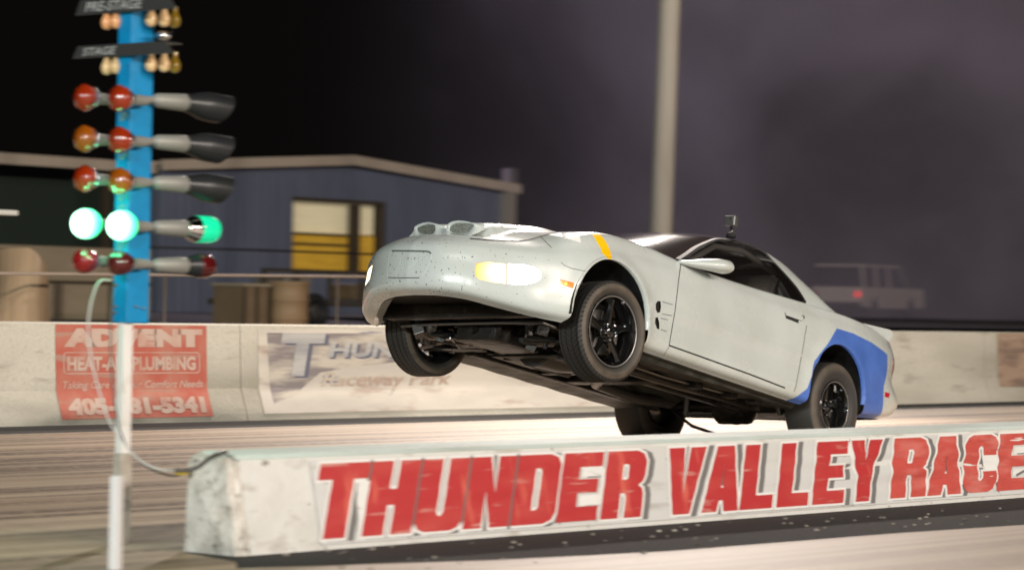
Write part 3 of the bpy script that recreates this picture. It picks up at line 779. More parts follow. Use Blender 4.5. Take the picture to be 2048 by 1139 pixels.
# --- wheels
def wheel(name, loc, rad, rim_r, width, steer, tm, spokes, sg):
    root = bpy.data.objects.new(name, None); COL.objects.link(root); root.parent = car; root.location = loc
    root.rotation_euler = (0, 0, R(steer) + (0 if sg > 0 else math.pi))
    hw = width/2
    b = bmesh.new()
    prof = [(rim_r-.012, hw*.70), (rim_r+.004, hw*.86), (rim_r+.022, hw*.95), ((rim_r+rad)/2, hw*1.02), (rad-.045, hw*1.0), (rad-.022, hw*.94), (rad-.008, hw*.86)]
    if tm is M_tyre:
        for g in (.62, .22, -.22, -.62):
            prof += [(rad, hw*(g+.16) if g != .62 else hw*.78), (rad, hw*(g+.035)), (rad-.008, hw*(g+.03)), (rad-.008, hw*(g-.03)), (rad, hw*(g-.035))]
        prof += [(rad, -hw*.78)]
    else:
        prof += [(rad, hw*.76), (rad+.001, 0), (rad, -hw*.76)]
    prof += [(rad-.008, -hw*.86), (rad-.022, -hw*.94), (rad-.045, -hw), ((rim_r+rad)/2, -hw*1.02), (rim_r+.022, -hw*.95), (rim_r+.004, -hw*.86), (rim_r-.012, -hw*.70)]
    lathe(b, prof, 'Y', 72); bmesh.ops.recalc_face_normals(b, faces=b.faces)
    auto_smooth(link_bm('tyre', b, tm, root), 40)
    b = bmesh.new()
    lathe(b, [(rim_r+.004, hw*.84), (rim_r-.004, hw*.90), (rim_r-.014, hw*.88), (rim_r-.022, hw*.70), (rim_r-.030, hw*.5), (rim_r-.04, 0), (rim_r-.045, -hw*.6), (rim_r-.02, -hw*.84), (rim_r, -hw*.86)], 'Y', 56)
    zc_ = hw*(.34 if spokes == 'street' else .10)
    for k in range(5):
        a0 = 2*math.pi*k/5+.31
        # each spoke: a tapering ridge from the hub to the barrel
        ca, sa = math.cos(a0), math.sin(a0)
        def W(rr, tt, yy): return Vector((rr*ca-tt*sa, yy, rr*sa+tt*ca))
        w0, w1 = (.030, .024) if spokes == 'street' else (.024, .030)
        ys = [(.045, w0*1.2, zc_+.012), (.10, w0, zc_+.018), (rim_r*.65, w1*.85, zc_+.022), (rim_r-.028, w1*1.25, hw*.62 if spokes == 'street' else zc_+.02)]
        pr = None
        for (rr, ww, yy) in ys:
            cur = [b.verts.new(W(rr, -ww, yy-.012)), b.verts.new(W(rr, -ww*.35, yy+.006)), b.verts.new(W(rr, ww*.35, yy+.006)), b.verts.new(W(rr, ww, yy-.012)), b.verts.new(W(rr, ww*.8, yy-.045)), b.verts.new(W(rr, -ww*.8, yy-.045))]
            if pr:
                for j in range(6): b.faces.new((pr[j], pr[(j+1)%6], cur[(j+1)%6], cur[j]))
            pr = cur
        b.faces.new(pr)
    bmesh.ops.recalc_face_normals(b, faces=b.faces)
    auto_smooth(link_bm('rim', b, M_blkgloss, root), 32)
    b = bmesh.new(); lathe(b, [(.078, zc_-.04), (.078, zc_+.004), (.070, zc_+.014), (.040, zc_+.016), (.036, zc_+.034), (.028, zc_+.040), (.001, zc_+.041)], 'Y', 28)
    auto_smooth(link_bm('hub_cap', b, M_blkgloss, root), 40)
    for k in range(5):
        a0 = 2*math.pi*k/5+.31+math.pi/5
        b = bmesh.new(); lathe(b, [(.0105, 0), (.0105, .026), (.008, .034), (.001, .036)], 'Y', 6, (.056*math.cos(a0), zc_+.012, .056*math.sin(a0)))
        link_bm('lug_nut', b, M_chrome, root)
    for k in range(10):
        a0 = 2*math.pi*k/10+.1; b = bmesh.new(); lathe(b, [(.006, 0), (.006, .010), (.001, .013)], 'Y', 6, (.034*math.cos(a0), zc_+.022, .034*math.sin(a0)))
        link_bm('hub_bolt', b, M_chrome, root)
    b = bmesh.new(); lathe(b, [(rim_r-.0135, hw*.885), (rim_r-.008, hw*.905), (rim_r-.003, hw*.895)], 'Y', 56); link_bm('rim_edge', b, M_steel, root, True)
    b = bmesh.new(); lathe(b, [(.05, -.030), (.145, -.030), (.148, -.036), (.148, -.050), (.05, -.050)], 'Y', 40); link_bm('brake_disc', b, M_steel, root, True)
    b = bmesh.new(); box(b, (-.16, -.075, -.06), (-.09, -.005, .07), 0, .008); link_bm('brake_caliper', b, M_orange if name == 'rear_wheel' and sg < 0 else M_alu, root)
    return root
wheel('front_wheel', (2.495, .775, .305), .330, .238, .215, -5, M_tyre, 'street', 1)
wheel('front_wheel', (2.50, -.715, .345), .325, .238, .215, -5, M_tyre, 'street', -1)
wheel('rear_wheel', (-.215, .755, .284), .320, .190, .26, 0, M_slick, 'drag', 1)
wheel('rear_wheel', (-.215, -.765, .300), .320, .190, .26, 0, M_slick, 'drag', -1)

# --- underbody
b = bmesh.new(); fx = [2.2, 2.0, 1.6, 1.2, .8, .4, .2]; fy = [-.84,-.78,-.74,-.45,-.42,-.16,-.12,.12,.16,.42,.45,.74,.78,.84]; rows = []
for k in range(25):
    x = 2.2-2.0*k/24; row = []
    for j, y in enumerate(fy):
        ay = abs(y); z = .285 if ay > .82 else (.20 if ay > .70 else (.235 if ay >= .41 else .265))
        if ay < .14: z = .36
        z += .012*math.sin(x*17+ay*3)*(1 if ay < .7 else .2)
        row.append(b.verts.new((x, y, z)))
    rows.append(row)
for i in range(24):
    for j in range(len(fy)-1): b.faces.new((rows[i][j], rows[i][j+1], rows[i+1][j+1], rows[i+1][j]))
auto_smooth(cpart('floor_pan', b, M_floor), 30)
def tpart(name, pts, r, m, seg=10):
    b = bmesh.new(); tube(b, pts, r, seg); o = cpart(name, b, m); return auto_smooth(o, 50)
def bpart(name, lo, hi, m, bev=.01, rot=None):
    b = bmesh.new(); box(b, lo, hi, 0, bev)
    if rot:
        c = (Vector(lo)+Vector(hi))/2
        bmesh.ops.rotate(b, cent=c, matrix=Matrix.Rotation(R(rot[1]), 3, rot[0]), verts=b.verts)
    return auto_smooth(cpart(name, b, m), 40)
# dark pan closing the nose behind the air opening
b = bmesh.new(); pr = None
for (x, z) in ((3.50,.60),(3.30,.45),(3.08,.40),(2.96,.39),(2.30,.45),(2.15,.30)):
    hw = {3.50:.32,3.30:.60,3.08:.74,2.96:.78,2.30:.42,2.15:.45}[x]
    cur = [b.verts.new((x, y*hw, z+(.02 if abs(y) > .9 else 0))) for y in (-1,-.6,-.2,.2,.6,1)]
    if pr:
        for j in range(5): b.faces.new((pr[j], pr[j+1], cur[j+1], cur[j]))
    pr = cur
cpart('splash_shield', b, M_liner)
# inner lip of the nose, right and left, hanging air dam
b = bmesh.new(); pr = None
for k in range(41):
    i = k*(6*SU)/40; i0 = int(round(i)); p = D[min(i0, D.shape[0]-1), 0]
    cur = [b.verts.new((p[0], p[1], p[2]+.001)), b.verts.new((p[0]-.06*(1-k/60), max(0, p[1]-.05), p[2]+.035))]
    cur2 = [b.verts.new((p[0], -p[1], p[2]+.001)), b.verts.new((p[0]-.06*(1-k/60), -max(0, p[1]-.05), p[2]+.035))]
    if pr:
        b.faces.new((pr[0][0], cur[0], cur[1], pr[0][1])); b.faces.new((pr[1][0], pr[1][1], cur2[1], cur2[0]))
    pr = (cur, cur2)
cpart('bumper_lip', b, M_paint)
# sills turned under
for sg in (1, -1):
    pr = None; b = bmesh.new()
    for k in range(20):
        x = 2.18-1.90*k/19; z = .245-.02*k/19
        cur = [b.verts.new((x, .836*sg, z+.001)), b.verts.new((x, .822*sg, z-.008)), b.verts.new((x, .78*sg, z-.012)), b.verts.new((x, .74*sg, z+.03))]
        if pr:
            for j in range(3): b.faces.new((pr[j], pr[j+1], cur[j+1], cur[j]))
        pr = cur
    cpart('sill_flange', b, M_floor)
bpart('oil_pan', (2.35,-.17,.19), (2.85,.17,.42), M_under, .03)
bpart('crossmember', (2.44,-.46,.215), (2.60,.46,.29), M_under, .02)
bpart('radiator_support', (2.98,-.62,.30), (3.06,.62,.40), M_under, .02)
tpart('air_duct', [(2.80,-.42,.60),(2.80,-.42,.42),(2.80,-.42,.30),(2.80,-.42,.25),(2.80,-.42,.22),(2.80,-.42,.205)], [.085,.09,.088,.078,.055,.02], M_blkgloss, 28)
tpart('spindle_arm', [(2.80,-.42,.27),(2.66,-.55,.25),(2.52,-.64,.30)], [.05,.045,.05], M_under, 12)
tpart('lower_arm', [(2.84,-.38,.235),(2.78,-.15,.235),(2.70,.02,.26)], [.022,.02,.02], M_blkgloss, 10)
tpart('lower_arm', [(2.74,-.46,.225),(2.62,-.20,.22),(2.50,.05,.25)], [.024,.02,.018], M_under, 10)
tpart('sway_bar', [(2.72,-.66,.26),(2.90,-.60,.285),(2.92,-.3,.29),(2.92,.3,.29),(2.90,.60,.285),(2.72,.66,.26)], .012, M_alu)
tpart('steering_rack', [(2.42,-.60,.26),(2.40,-.3,.27),(2.40,.3,.27),(2.42,.60,.26)], [.012,.026,.026,.012], M_alu)
for sg in (1, -1):
    b = bmesh.new(); tube(b, [(2.70, .32*sg, .235), (2.56, .70*sg, .20)], .016, 8); tube(b, [(2.30, .34*sg, .235), (2.54, .70*sg, .20)], .018, 8); cpart('control_arm', b, M_steel if sg < 0 else M_under)
    tpart('coil_over', [(2.56, .62*sg, .21), (2.56, .60*sg, .36), (2.56, .56*sg, .66)], [.022, .045, .045], M_alu)
    tpart('brace_rod', [(2.86,-.20,.205), (2.45, .10*sg-.35, .215)], .006, M_steel, 6)
    bpart('frame_rail', (.15,.44*sg-.035,.185), (2.35,.44*sg+.035,.25), M_under, .012)
    bpart('lower_link', (-.10,.52*sg-.02,.245), (.42,.52*sg+.02,.285), M_under, .008, ('Y', 3))
    tpart('shock_absorber', [(-.20,.42*sg,.22),(-.10,.36*sg,.55)], [.025,.03], M_alu)
    tpart('header_pipe', [(2.5,.24*sg,.42),(2.2,.27*sg,.27),(1.9,.22*sg,.205),(1.6,.16*sg,.20)], .033, M_alu, 12)
tpart('transmission', [(2.2,0,.30),(1.95,0,.29),(1.7,0,.28),(1.3,0,.27)], [.17,.15,.10,.06], M_alu, 16)
tpart('drive_shaft', [(1.3,0,.27),(.05,0,.285)], .038, M_steel, 14)
bpart('torque_arm', (-.05,.10,.22), (1.35,.15,.27), M_under, .01)
tpart('exhaust_pipe', [(1.6,.16,.20),(1.2,-.22,.20),(.6,-.30,.20),(.2,-.30,.24),(-.1,-.34,.40),(-.6,-.3,.38)], .04, M_alu, 14)
tpart('axle_housing', [(-.215,-.66,.285),(-.215,-.18,.285),(-.215,-.12,.285),(-.215,.12,.285),(-.215,.18,.285),(-.215,.66,.285)], [.042,.048,.13,.13,.048,.042], M_under, 18)
tpart('differential', [(-.01,0,.285),(-.10,0,.285),(-.26,0,.285),(-.31,0,.285)], [.05,.13,.13,.07], M_under, 18)
bpart('fuel_tank', (-1.05,-.5,.33), (-.50,.5,.62), M_liner, .04)
bpart('belly_plate', (1.85,-.30,.185), (2.30,.28,.20), M_floor, .005)
bpart('crossbrace', (1.55,-.45,.195), (1.62,.45,.225), M_under, .006)
bpart('transmission_mount', (1.20,-.45,.19), (1.32,.45,.23), M_under, .012)
bpart('inner_bulkhead', (2.12,-.80,.26), (2.16,.80,.95), M_liner, .002)
bpart('rear_bulkhead', (-.62,-.80,.34), (-.58,.80,.93), M_liner, .002)
bpart('cabin_floor', (-.60,-.70,.40), (.25,.70,.43), M_liner, .002)
for k, (x, y, z) in enumerate([(2.05,.55,.215),(1.9,.60,.205),(1.15,.60,.19),(.75,.62,.195),(.50,.66,.2)]):
    bpart('floor_bracket', (x-.04,y-.05,z-.02), (x+.05,y+.04,z+.04), M_under, .008)
for (a, r_) in (([(2.25,.62,.24),(1.9,.55,.205),(1.5,.56,.195),(.9,.60,.20),(.4,.58,.23)], .009), ([(2.2,.36,.23),(1.7,.38,.185),(1.0,.38,.19),(.3,.36,.22)], .007)):
    tpart('brake_line', a, r_, M_steel, 6)
def shine(name, p0, p1, y0, y1, r, m): tpart(name, [i2l(*p0, 1, y0), i2l(*p1, 1, y1)], r, m, 6)
shine('tie_rod', (884,686), (962,659), -.42, -.30, .005, M_steel); shine('tie_rod', (884,687), (980,678), -.42, -.30, .005, M_steel)
shine('tie_rod', (960,643), (1025,645), -.10, .15, .009, M_steel); shine('coolant_pipe', (962,650), (1035,652), -.10, .15, .007, M_steel)
b = bmesh.new(); pts_ = [i2l(x, y, 1, yy) for x, y, yy in ((980,624,.0),(1030,621,.1),(1062,634,.25),(1040,644,.2),(1000,640,.05))]; fc = b.faces.new([b.verts.new(p) for p in pts_]); rr_ = bmesh.ops.extrude_face_region(b, geom=[fc]); bmesh.ops.translate(b, vec=(-.03,0,.03), verts=[g for g in rr_['geom'] if isinstance(g, bmesh.types.BMVert)]); bmesh.ops.recalc_face_normals(b, faces=b.faces); cpart('skid_plate', b, mat('grey_skid_plate', (.07,.07,.065), .45, .3), False)
b = bmesh.new(); pts_ = [i2l(x, y, 1, yy) for x, y, yy in ((1005,667,.05),(1078,670,.25),(1080,684,.25),(1060,692,.2),(1012,683,.05))]; fc = b.faces.new([b.verts.new(p) for p in pts_]); rr_ = bmesh.ops.extrude_face_region(b, geom=[fc]); bmesh.ops.translate(b, vec=(-.03,0,.03), verts=[g for g in rr_['geom'] if isinstance(g, bmesh.types.BMVert)]); bmesh.ops.recalc_face_normals(b, faces=b.faces); cpart('skid_plate', b, mat('green_grey_plate', (.13,.16,.145), .4, .2), False)
rnd = random.Random(11)
for k in range(34):      # brackets, bolts and fittings scattered under the engine bay
    x = rnd.uniform(2.15, 2.88); y = rnd.uniform(-.55, .60); z = rnd.uniform(.20, .30); a_, b_2, c_ = [rnd.uniform(.012,.045) for _ in range(3)]
    b = bmesh.new(); box(b, (-a_,-b_2,-c_), (a_,b_2,c_), rnd.uniform(0,3), .004); bmesh.ops.rotate(b, cent=(0,0,0), matrix=Matrix.Rotation(rnd.uniform(-.8,.8), 3, 'X'), verts=b.verts); bmesh.ops.translate(b, vec=(x,y,z), verts=b.verts)
    cpart('bracket', b, rnd.choice([M_under, M_under, M_alu, M_blkgloss]), False)
# wheelie hoses trailing to the ground behind the axle
tpart('trailing_hose', [(.05,-.35,.20),(.02,-.2,.10),(-.05,0,.045),(-.12,.25,.03),(-.16,.5,.05)], .012, M_black, 8)
# --- action camera on the roof
gp = empty('action_camera', (0,0,0), 'small silver action camera on a suction mount on the roof of the grey coupe', 'camera')
def rt(px, py, y): return CARM @ i2l(px, py, 1, y)
base = rt(1462, 470, .52); up = MC @ Vector((0,0,1)); fw = MC @ Vector((1,0,0)); lf = MC @ Vector((0,1,0))
gp.location = base
b = bmesh.new(); tube(b, [up*-.02, up*.006, up*.016], [.036, .034, .02], 18); link_bm('suction_cup', b, M_black, gp, True)
b = bmesh.new(); tube(b, [up*.01, up*.03-fw*.01, up*.065+fw*.012], [.010, .012, .009], 8); link_bm('mount_arm', b, M_blkgloss, gp, True)
b = bmesh.new(); box(b, (-.022,-.042,-.036), (.022,.042,.036), 0, .006); bmesh.ops.transform(b, matrix=Matrix.Translation(up*.098+fw*.012) @ MC.to_4x4(), verts=b.verts); cb = link_bm('camera_body', b, M_steel, gp)
b = bmesh.new(); lathe(b, [(.001,.024),(.010,.024),(.012,.018)], 'X', 16, (0,.012,.01)); bmesh.ops.transform(b, matrix=Matrix.Translation(up*.098+fw*.012) @ MC.to_4x4(), verts=b.verts); link_bm('lens', b, M_chrome, cb)

# ================================================================== GROUND
def ground_z(Y):
    if Y <= 19: return 0
    t = min(1, (Y-19)/30); return .75*t*t*(3-2*t)
M_dirt = mat('dark_earth', (.055, .043, .034), .9, noise=[((.2,1,1), .8, .35, .7, (.03,.024,.02), 6)])
b = bmesh.new(); ys = [-60,-20,17.0,19]+[19+i*3 for i in range(1,12)]+[70,120,300,900]; xs = [-500,-60,0,30,60,120,300,900]
V = {(i,j): b.verts.new((x, y, ground_z(y)-.012)) for i, x in enumerate(xs) for j, y in enumerate(ys)}
for i in range(len(xs)-1):
    for j in range(len(ys)-1): b.faces.new((V[i,j], V[i+1,j], V[i+1,j+1], V[i,j+1]))
tag(link_bm('ground', b, M_dirt, None, True), None, None, kind='structure')
def sheet(name, poly, z, m, th=.0):
    b = bmesh.new(); b.faces.new([b.verts.new((x, y, z)) for x, y in poly])
    if b.faces[:][0].normal.z < 0: bmesh.ops.reverse_faces(b, faces=b.faces)
    return tag(link_bm(name, b, m), None, None, kind='structure')
def track_mat(name, base, streak, dark, lo=.38, hi=.62):
    m = mat(name, base, .55, noise=[((.10,1.6,1), 1.6, lo, hi, streak, 5), ((.04,2.2,1), 1.5, .47, .58, dark, 4), ((1,1,1), 14, .45, .8, tuple(c*.8 for c in base), 6)], bump=((1,1,1), 60, .25, 3))
    return m
M_far = track_mat('rubbered_concrete', (.54,.42,.295), (.33,.225,.145), (.15,.10,.065))
M_near = track_mat('near_lane_concrete', (.50,.40,.30), (.42,.32,.235), (.34,.25,.18))
M_strip = mat('dark_asphalt_strip', (.014,.0125,.011), .92, noise=[((1,1,1), 7, .76, .80, (.16,.16,.15), 5), ((1,1,1), 30, .4, .9, (.028,.025,.021), 4)], bump=((1,1,1), 25, .8, 5))
sheet('track_surface', [(-40, 8.45), (120, 8.45), (120, 16.62), (-40, 16.62)], 0, M_far)
sheet('verge_strip', [(-40, 16.62), (120, 16.62), (120, 17.9), (-40, 17.9)], 0, M_strip)
sheet('start_apron', [(-40, -6), (7.3, -6), (7.95, 7.8), (8.15, 8.0), (8.30, 8.45), (-40, 8.45)], 0, mat('apron_concrete', (.48,.35,.245), .6, noise=[((.08,1.6,1), 1.5, .42, .56, (.20,.135,.09), 5), ((1,1,1), 12, .45, .8, (.33,.25,.18), 6)], bump=((1,1,1), 50, .3, 3)))
sheet('divider_strip', [(7.95, 7.8), (9.0, 7.42), (9.9, 7.24), (11.6, 7.18), (13, 7.03), (30, 6.9), (120, 6.8), (120, 8.45), (8.30, 8.45), (8.15, 8.0)], 0, M_strip)
sheet('near_lane', [(7.3, -6), (120, -6), (120, 6.8), (30, 6.9), (13, 7.03), (11.6, 7.18), (9.9, 7.24), (9.0, 7.42), (7.95, 7.8)], 0, M_near)

rg = random.Random(5)
b = bmesh.new()
for k in range(200):
    x = rg.uniform(8.2, 22); y = rg.uniform(7.15, 8.14); r = rg.uniform(.004, .013)
    v = bmesh.ops.create_icosphere(b, subdivisions=1, radius=r)['verts']
    for q_ in v: q_.co = Vector((q_.co.x*rg.uniform(.7,1.6), q_.co.y*rg.uniform(.7,1.4), q_.co.z*.6))
    bmesh.ops.translate(b, vec=(x, y, r*.4), verts=v)
tag(link_bm('gravel', b, mat('gravel_grit', (.30,.27,.23), .8, noise=[((1,1,1), 2, .45, .6, (.08,.07,.06), 2)]), None, False), 'pale grit scattered on the dark strip along the divider wall foot', 'gravel', kind='stuff')
# ================================================================== WALLS
M_conc = mat('concrete_wall', (.58,.55,.47), .75, noise=[((.25,.25,1), 1.2, .42, .68, (.36,.335,.275), 5), ((.6,1,3), 3, .58, .8, (.29,.265,.21), 6), ((1,1,1), 30, .5, .9, (.42,.40,.34), 5)], bump=((1,1,1), 40, .3, 4))
M_wtop = mat('wall_top_paint', (.58,.66,.62), .6, noise=[((.3,1,1), 2, .45, .7, (.40,.42,.39), 6), ((.1,1,6), 4, .52, .7, (.50,.62,.57), 5)], bump=((1,1,1), 40, .3, 4))
M_broken = mat('broken_concrete', (.62,.59,.54), .85, noise=[((1,1,1), 9, .45, .72, (.40,.37,.32), 8), ((1,1,1), 24, .62, .72, (.12,.10,.085), 5)], bump=((1,1,1), 24, .9, 8))
M_whitep = mat('white_wall_paint', (.60,.60,.575), .6, noise=[((1,1,2.5), 5, .56, .70, (.42,.40,.36), 8), ((1,1,1), 3, .55, .8, (.50,.49,.45), 7), ((1,1,1), 16, .68, .72, (.22,.20,.17), 6)], bump=((1,1,1), 30, .25, 5))
def wall_run(name, X0, X1, prof, m, parent=None, dz=0):
    b = bmesh.new(); prism(b, prof, 'X', X0, X1); bmesh.ops.recalc_face_normals(b, faces=b.faces); return link_bm(name, b, m, parent)
# far barrier: precast sections end to end
FY = [(17.585,0),(17.60,.06),(17.675,.27),(17.70,.80),(17.712,.812),(17.86,.812),(17.872,.80),(17.90,.27),(17.98,.06),(17.99,0)]
sections = [(-12,2.6),(2.61,8.9),(8.91,15.2),(15.21,18.02),(18.03,24.2),(24.21,30.35),(30.36,36.5),(36.51,43),(43.01,60)]
for k, (a, c) in enumerate(sections):
    if c < 13: continue
    o = wall_run('concrete_barrier', a, c, FY, M_conc)
    lab = {3:'short pale concrete barrier section left of the long smeared mural', 2:'pale concrete barrier section carrying the red plumbing advert at the left edge', 4:'concrete barrier section behind the mural with the big letter T',
           5:'bare concrete barrier section seen between the coupe tail and the right banner', 6:'bare stained concrete barrier section right of the coupe tail', 7:'concrete barrier section at the right edge behind the brown banner',8:'farthest concrete barrier section beyond the right edge banner'}[k]
    tag(o, lab, 'barrier', 'concrete barrier sections along the far side')
# near divider wall
NP = [(8.165,0),(8.17,.04),(8.2405,.371),(8.262,.384),(8.43,.396),(8.45,.37),(8.475,.03),(8.48,0)]
nw = empty('divider_wall', (8.3, 8.4, 0), 'low white concrete divider wall in the foreground with a broken left end', 'wall')
def nwp(name, X0, X1, prof, m):
    b = bmesh.new(); prism(b, prof, 'X', X0-8.3, X1-8.3); bmesh.ops.translate(b, vec=(0,-8.4,0), verts=b.verts); bmesh.ops.recalc_face_normals(b, faces=b.faces); return link_bm(name, b, m, nw)
cap = [(p[0], p[1]) for p in NP]
nwp('wall_block', 8.40, 60, NP, M_whitep)
# painted top band
nwp('wall_coping', 8.385, 60, [(8.2375,.371),(8.261,.3875),(8.43,.3995),(8.453,.371),(8.449,.368),(8.43,.3925),(8.262,.3815),(8.2415,.369)], M_wtop)
# broken end: rough lump
b = bmesh.new(); rng = random.Random(3); rings = []
for k in range(9):
    X = 8.405-.010*k; shrink = 0 if k < 3 else (k-3)*.010
    ring = []
    for j, (y, z) in enumerate(NP_dense := [(8.167,0),(8.169,.03),(8.186,.11),(8.203,.19),(8.22,.27),(8.237,.350),(8.262,.381),(8.30,.384),(8.34,.387),(8.39,.390),(8.43,.393),(8.447,.36),(8.452,.27),(8.458,.19),(8.465,.11),(8.472,.03),(8.477,0)]):
        q = 0 if k == 0 else 1
        yy = y+(8.32-y)*shrink*1.3+q*rng.uniform(-.008,.008); zz = max(0, z*(1-shrink*.5)+q*rng.uniform(-.006,.006)) if z > 0 else 0
        ring.append(b.verts.new((X+q*rng.uniform(-.008,.008)-8.3, yy-8.4, zz)))
    rings.append(ring)
for k in range(8):
    for j in range(16): b.faces.new((rings[k][j], rings[k][j+1], rings[k+1][j+1], rings[k+1][j]))
last = rings[-1]; cz = b.verts.new((8.405-.095-8.3, -.08, .17))
for j in range(16): b.faces.new((last[j], last[j+1], cz))
b.faces.new((last[16], last[0], cz))
bmesh.ops.recalc_face_normals(b, faces=b.faces); bmesh.ops.subdivide_edges(b, edges=b.edges, cuts=2, use_grid_fill=True, fractal=.03, seed=4)
link_bm('broken_end', b, M_broken, nw, False)

# near banner on the sloping face
M_ban = mat('white_vinyl', (.56,.565,.555), .35, noise=[((.6,1,5), 2.4, .58, .74, (.40,.39,.37), 7), ((1,1,1), 30, .68, .74, (.25,.24,.22), 4), ((.5,1,1), 2, .5, .8, (.55,.55,.53), 5)], bump=((.6,1,2.2), 5, .12, 3))
M_red = mat('red_vinyl', (.43,.038,.040), .33, noise=[((1,1,9), 3.2, .60, .68, (.52,.22,.19), 7), ((.8,1,3), 3, .45, .8, (.48,.07,.06), 6), ((3,1,1), 3, .60, .75, (.62,.14,.10), 4)], bump=((.6,1,2.2), 5, .12, 3))
M_redw = mat('pale_red_vinyl', (.50,.085,.07), .22, noise=[((1.2,1,5), 3, .48, .8, (.58,.20,.17), 5)], bump=((1.0,1,4.0), 4.2, .9, 4))  # paler streaked red, glossier and more wrinkled
M_grey = mat('grey_print_shadow', (.15,.145,.14), .5)
M_outl = mat('white_print_outline', (.70,.70,.68), .4)
BX0 = 8.80; BX1 = 16.5
def near_face(u, v, push):
    """u metres along the track from BX0, v metres up the slope"""
    d = Vector((0, 8.235-8.17, .345-.04)).normalized(); n = Vector((0, -d.z, d.y))
    p = Vector((BX0+u, 8.17, .04)) + d*v + n*push; return p
H = .338
nbn = empty('thunder_banner', (8.8, 8.17, .04), 'white vinyl banner with big red slanted capital letters on the near divider wall', 'banner')
def add_near(name, bm_, m):
    bmesh.ops.translate(bm_, vec=-Vector((8.8, 8.17, .04)), verts=bm_.verts); return link_bm(name, bm_, m, nbn)
def wrinkle(u, v):
    if u < 3.2: a = .0012
    else: a = .0012+.0045*min(1, (u-3.2)/1.2)
    return a*(math.sin(v*62+2.2*math.sin(u*2.3)+u*3)+.6*math.sin(v*31-u*5.1+1))*math.sin(math.pi*min(1, max(0, (v+.0)/H)))
b = bmesh.new(); NU, NV = 260, 26; V = {}
for i in range(NU+1):
    for j in range(NV+1):
        u = (BX1-BX0)*i/NU; v = -.02+(H+.005)*j/NV; V[i,j] = b.verts.new(near_face(u, v, .004+wrinkle(u, v)+.001))
for i in range(NU):
    for j in range(NV): b.faces.new((V[i,j], V[i+1,j], V[i+1,j+1], V[i,j+1])).smooth = True
add_near('vinyl_sheet', b, M_ban)
# words: positions measured on the photo, metres along the face
def u_at(px, py):
    r = px2ray(px, py); n = Vector((0, -(.305), .065)).normalized(); p0 = Vector((BX0, 8.17, .04)); t = (p0-CO).dot(n)/r.dot(n); p = CO+r*t; return p.x-BX0, (p-Vector((p.x, 8.17, .04))).length*(1 if p.z > .04 else -1)
def letters(word, x0, x1, m, shear=.24, off=.045, adv=None):
    """each letter fitted into its own slot between photo columns so the lettering tracks the banner"""
    return
GW, GS = .62, .265
def glyphs():
    w, s = GW, GS; c = w/2
    return {
    'T': [[(0,1),(0,.78),(c-s/2,.78),(c-s/2,0),(c+s/2,0),(c+s/2,.78),(w,.78),(w,1)]],
    'H': [[(0,0),(s,0),(s,.40),(w-s,.40),(w-s,0),(w,0),(w,1),(w-s,1),(w-s,.62),(s,.62),(s,1),(0,1)]],
    'U': [[(0,1),(0,.14),(.05,.04),(.14,0),(w-.14,0),(w-.05,.04),(w,.14),(w,1),(w-s,1),(w-s,.26),(w-s-.03,.21),(s+.03,.21),(s,.26),(s,1)]],
    'N': [[(0,0),(s*.92,0),(s*.92,.52),(w-s*.98,0),(w,0),(w,1),(w-s*.92,1),(w-s*.92,.48),(s*.98,1),(0,1)]],
    'D': [[(0,0),(w-.16,0),(w-.05,.05),(w,.16),(w,.84),(w-.05,.95),(w-.16,1),(0,1)],[(s,.2),(s,.8),(w-s-.03,.8),(w-s,.76),(w-s,.24),(w-s-.03,.2)]],
    'E': [[(0,0),(w-.03,0),(w-.03,.21),(s,.21),(s,.41),(w-.07,.41),(w-.07,.61),(s,.61),(s,.79),(w-.03,.79),(w-.03,1),(0,1)]],
    'R': [[(0,0),(s,0),(s,.37),(w-s-.03,.37),(w-s,.32),(w-s,0),(w,0),(w,.34),(w-.03,.43),(w-.10,.48),(w-.03,.54),(w,.63),(w,.84),(w-.05,.95),(w-.16,1),(0,1)],[(s,.57),(s,.80),(w-s-.02,.80),(w-s,.77),(w-s,.60),(w-s-.02,.57)]],
    'V': [[(0,1),(c-s*.52,0),(c+s*.52,0),(w,1),(w-s*.98,1),(c,.30),(s*.98,1)]],
    'A': [[(0,0),(s*.94,0),(s*.94+.03,.17),(w-s*.94-.03,.17),(w-s*.94,0),(w,0),(c+s*.56,1),(c-s*.56,1)],[(s+.06,.36),(c,.74),(w-s-.06,.36)]],
    'L': [[(0,0),(w-.05,0),(w-.05,.21),(s,.21),(s,1),(0,1)]],
    'Y': [[(0,1),(c-s/2,.42),(c-s/2,0),(c+s/2,0),(c+s/2,.42),(w,1),(w-s*.98,1),(c,.66),(s*.98,1)]],
    'C': [[(w,.64),(w,.84),(w-.05,.95),(w-.14,1),(.14,1),(.05,.95),(0,.84),(0,.16),(.05,.05),(.14,0),(w-.14,0),(w-.05,.05),(w,.16),(w,.36),(w-s,.36),(w-s,.24),(w-s-.03,.20),(s+.03,.20),(s,.24),(s,.76),(s+.03,.80),(w-s-.03,.80),(w-s,.76),(w-s,.64)]],
    'W': [[(0,1),(.14,0),(.36,0),(.46,.50),(.56,0),(.78,0),(.92,1),(.70,1),(.65,.42),(.56,.88),(.36,.88),(.27,.42),(.22,1)]],
    }
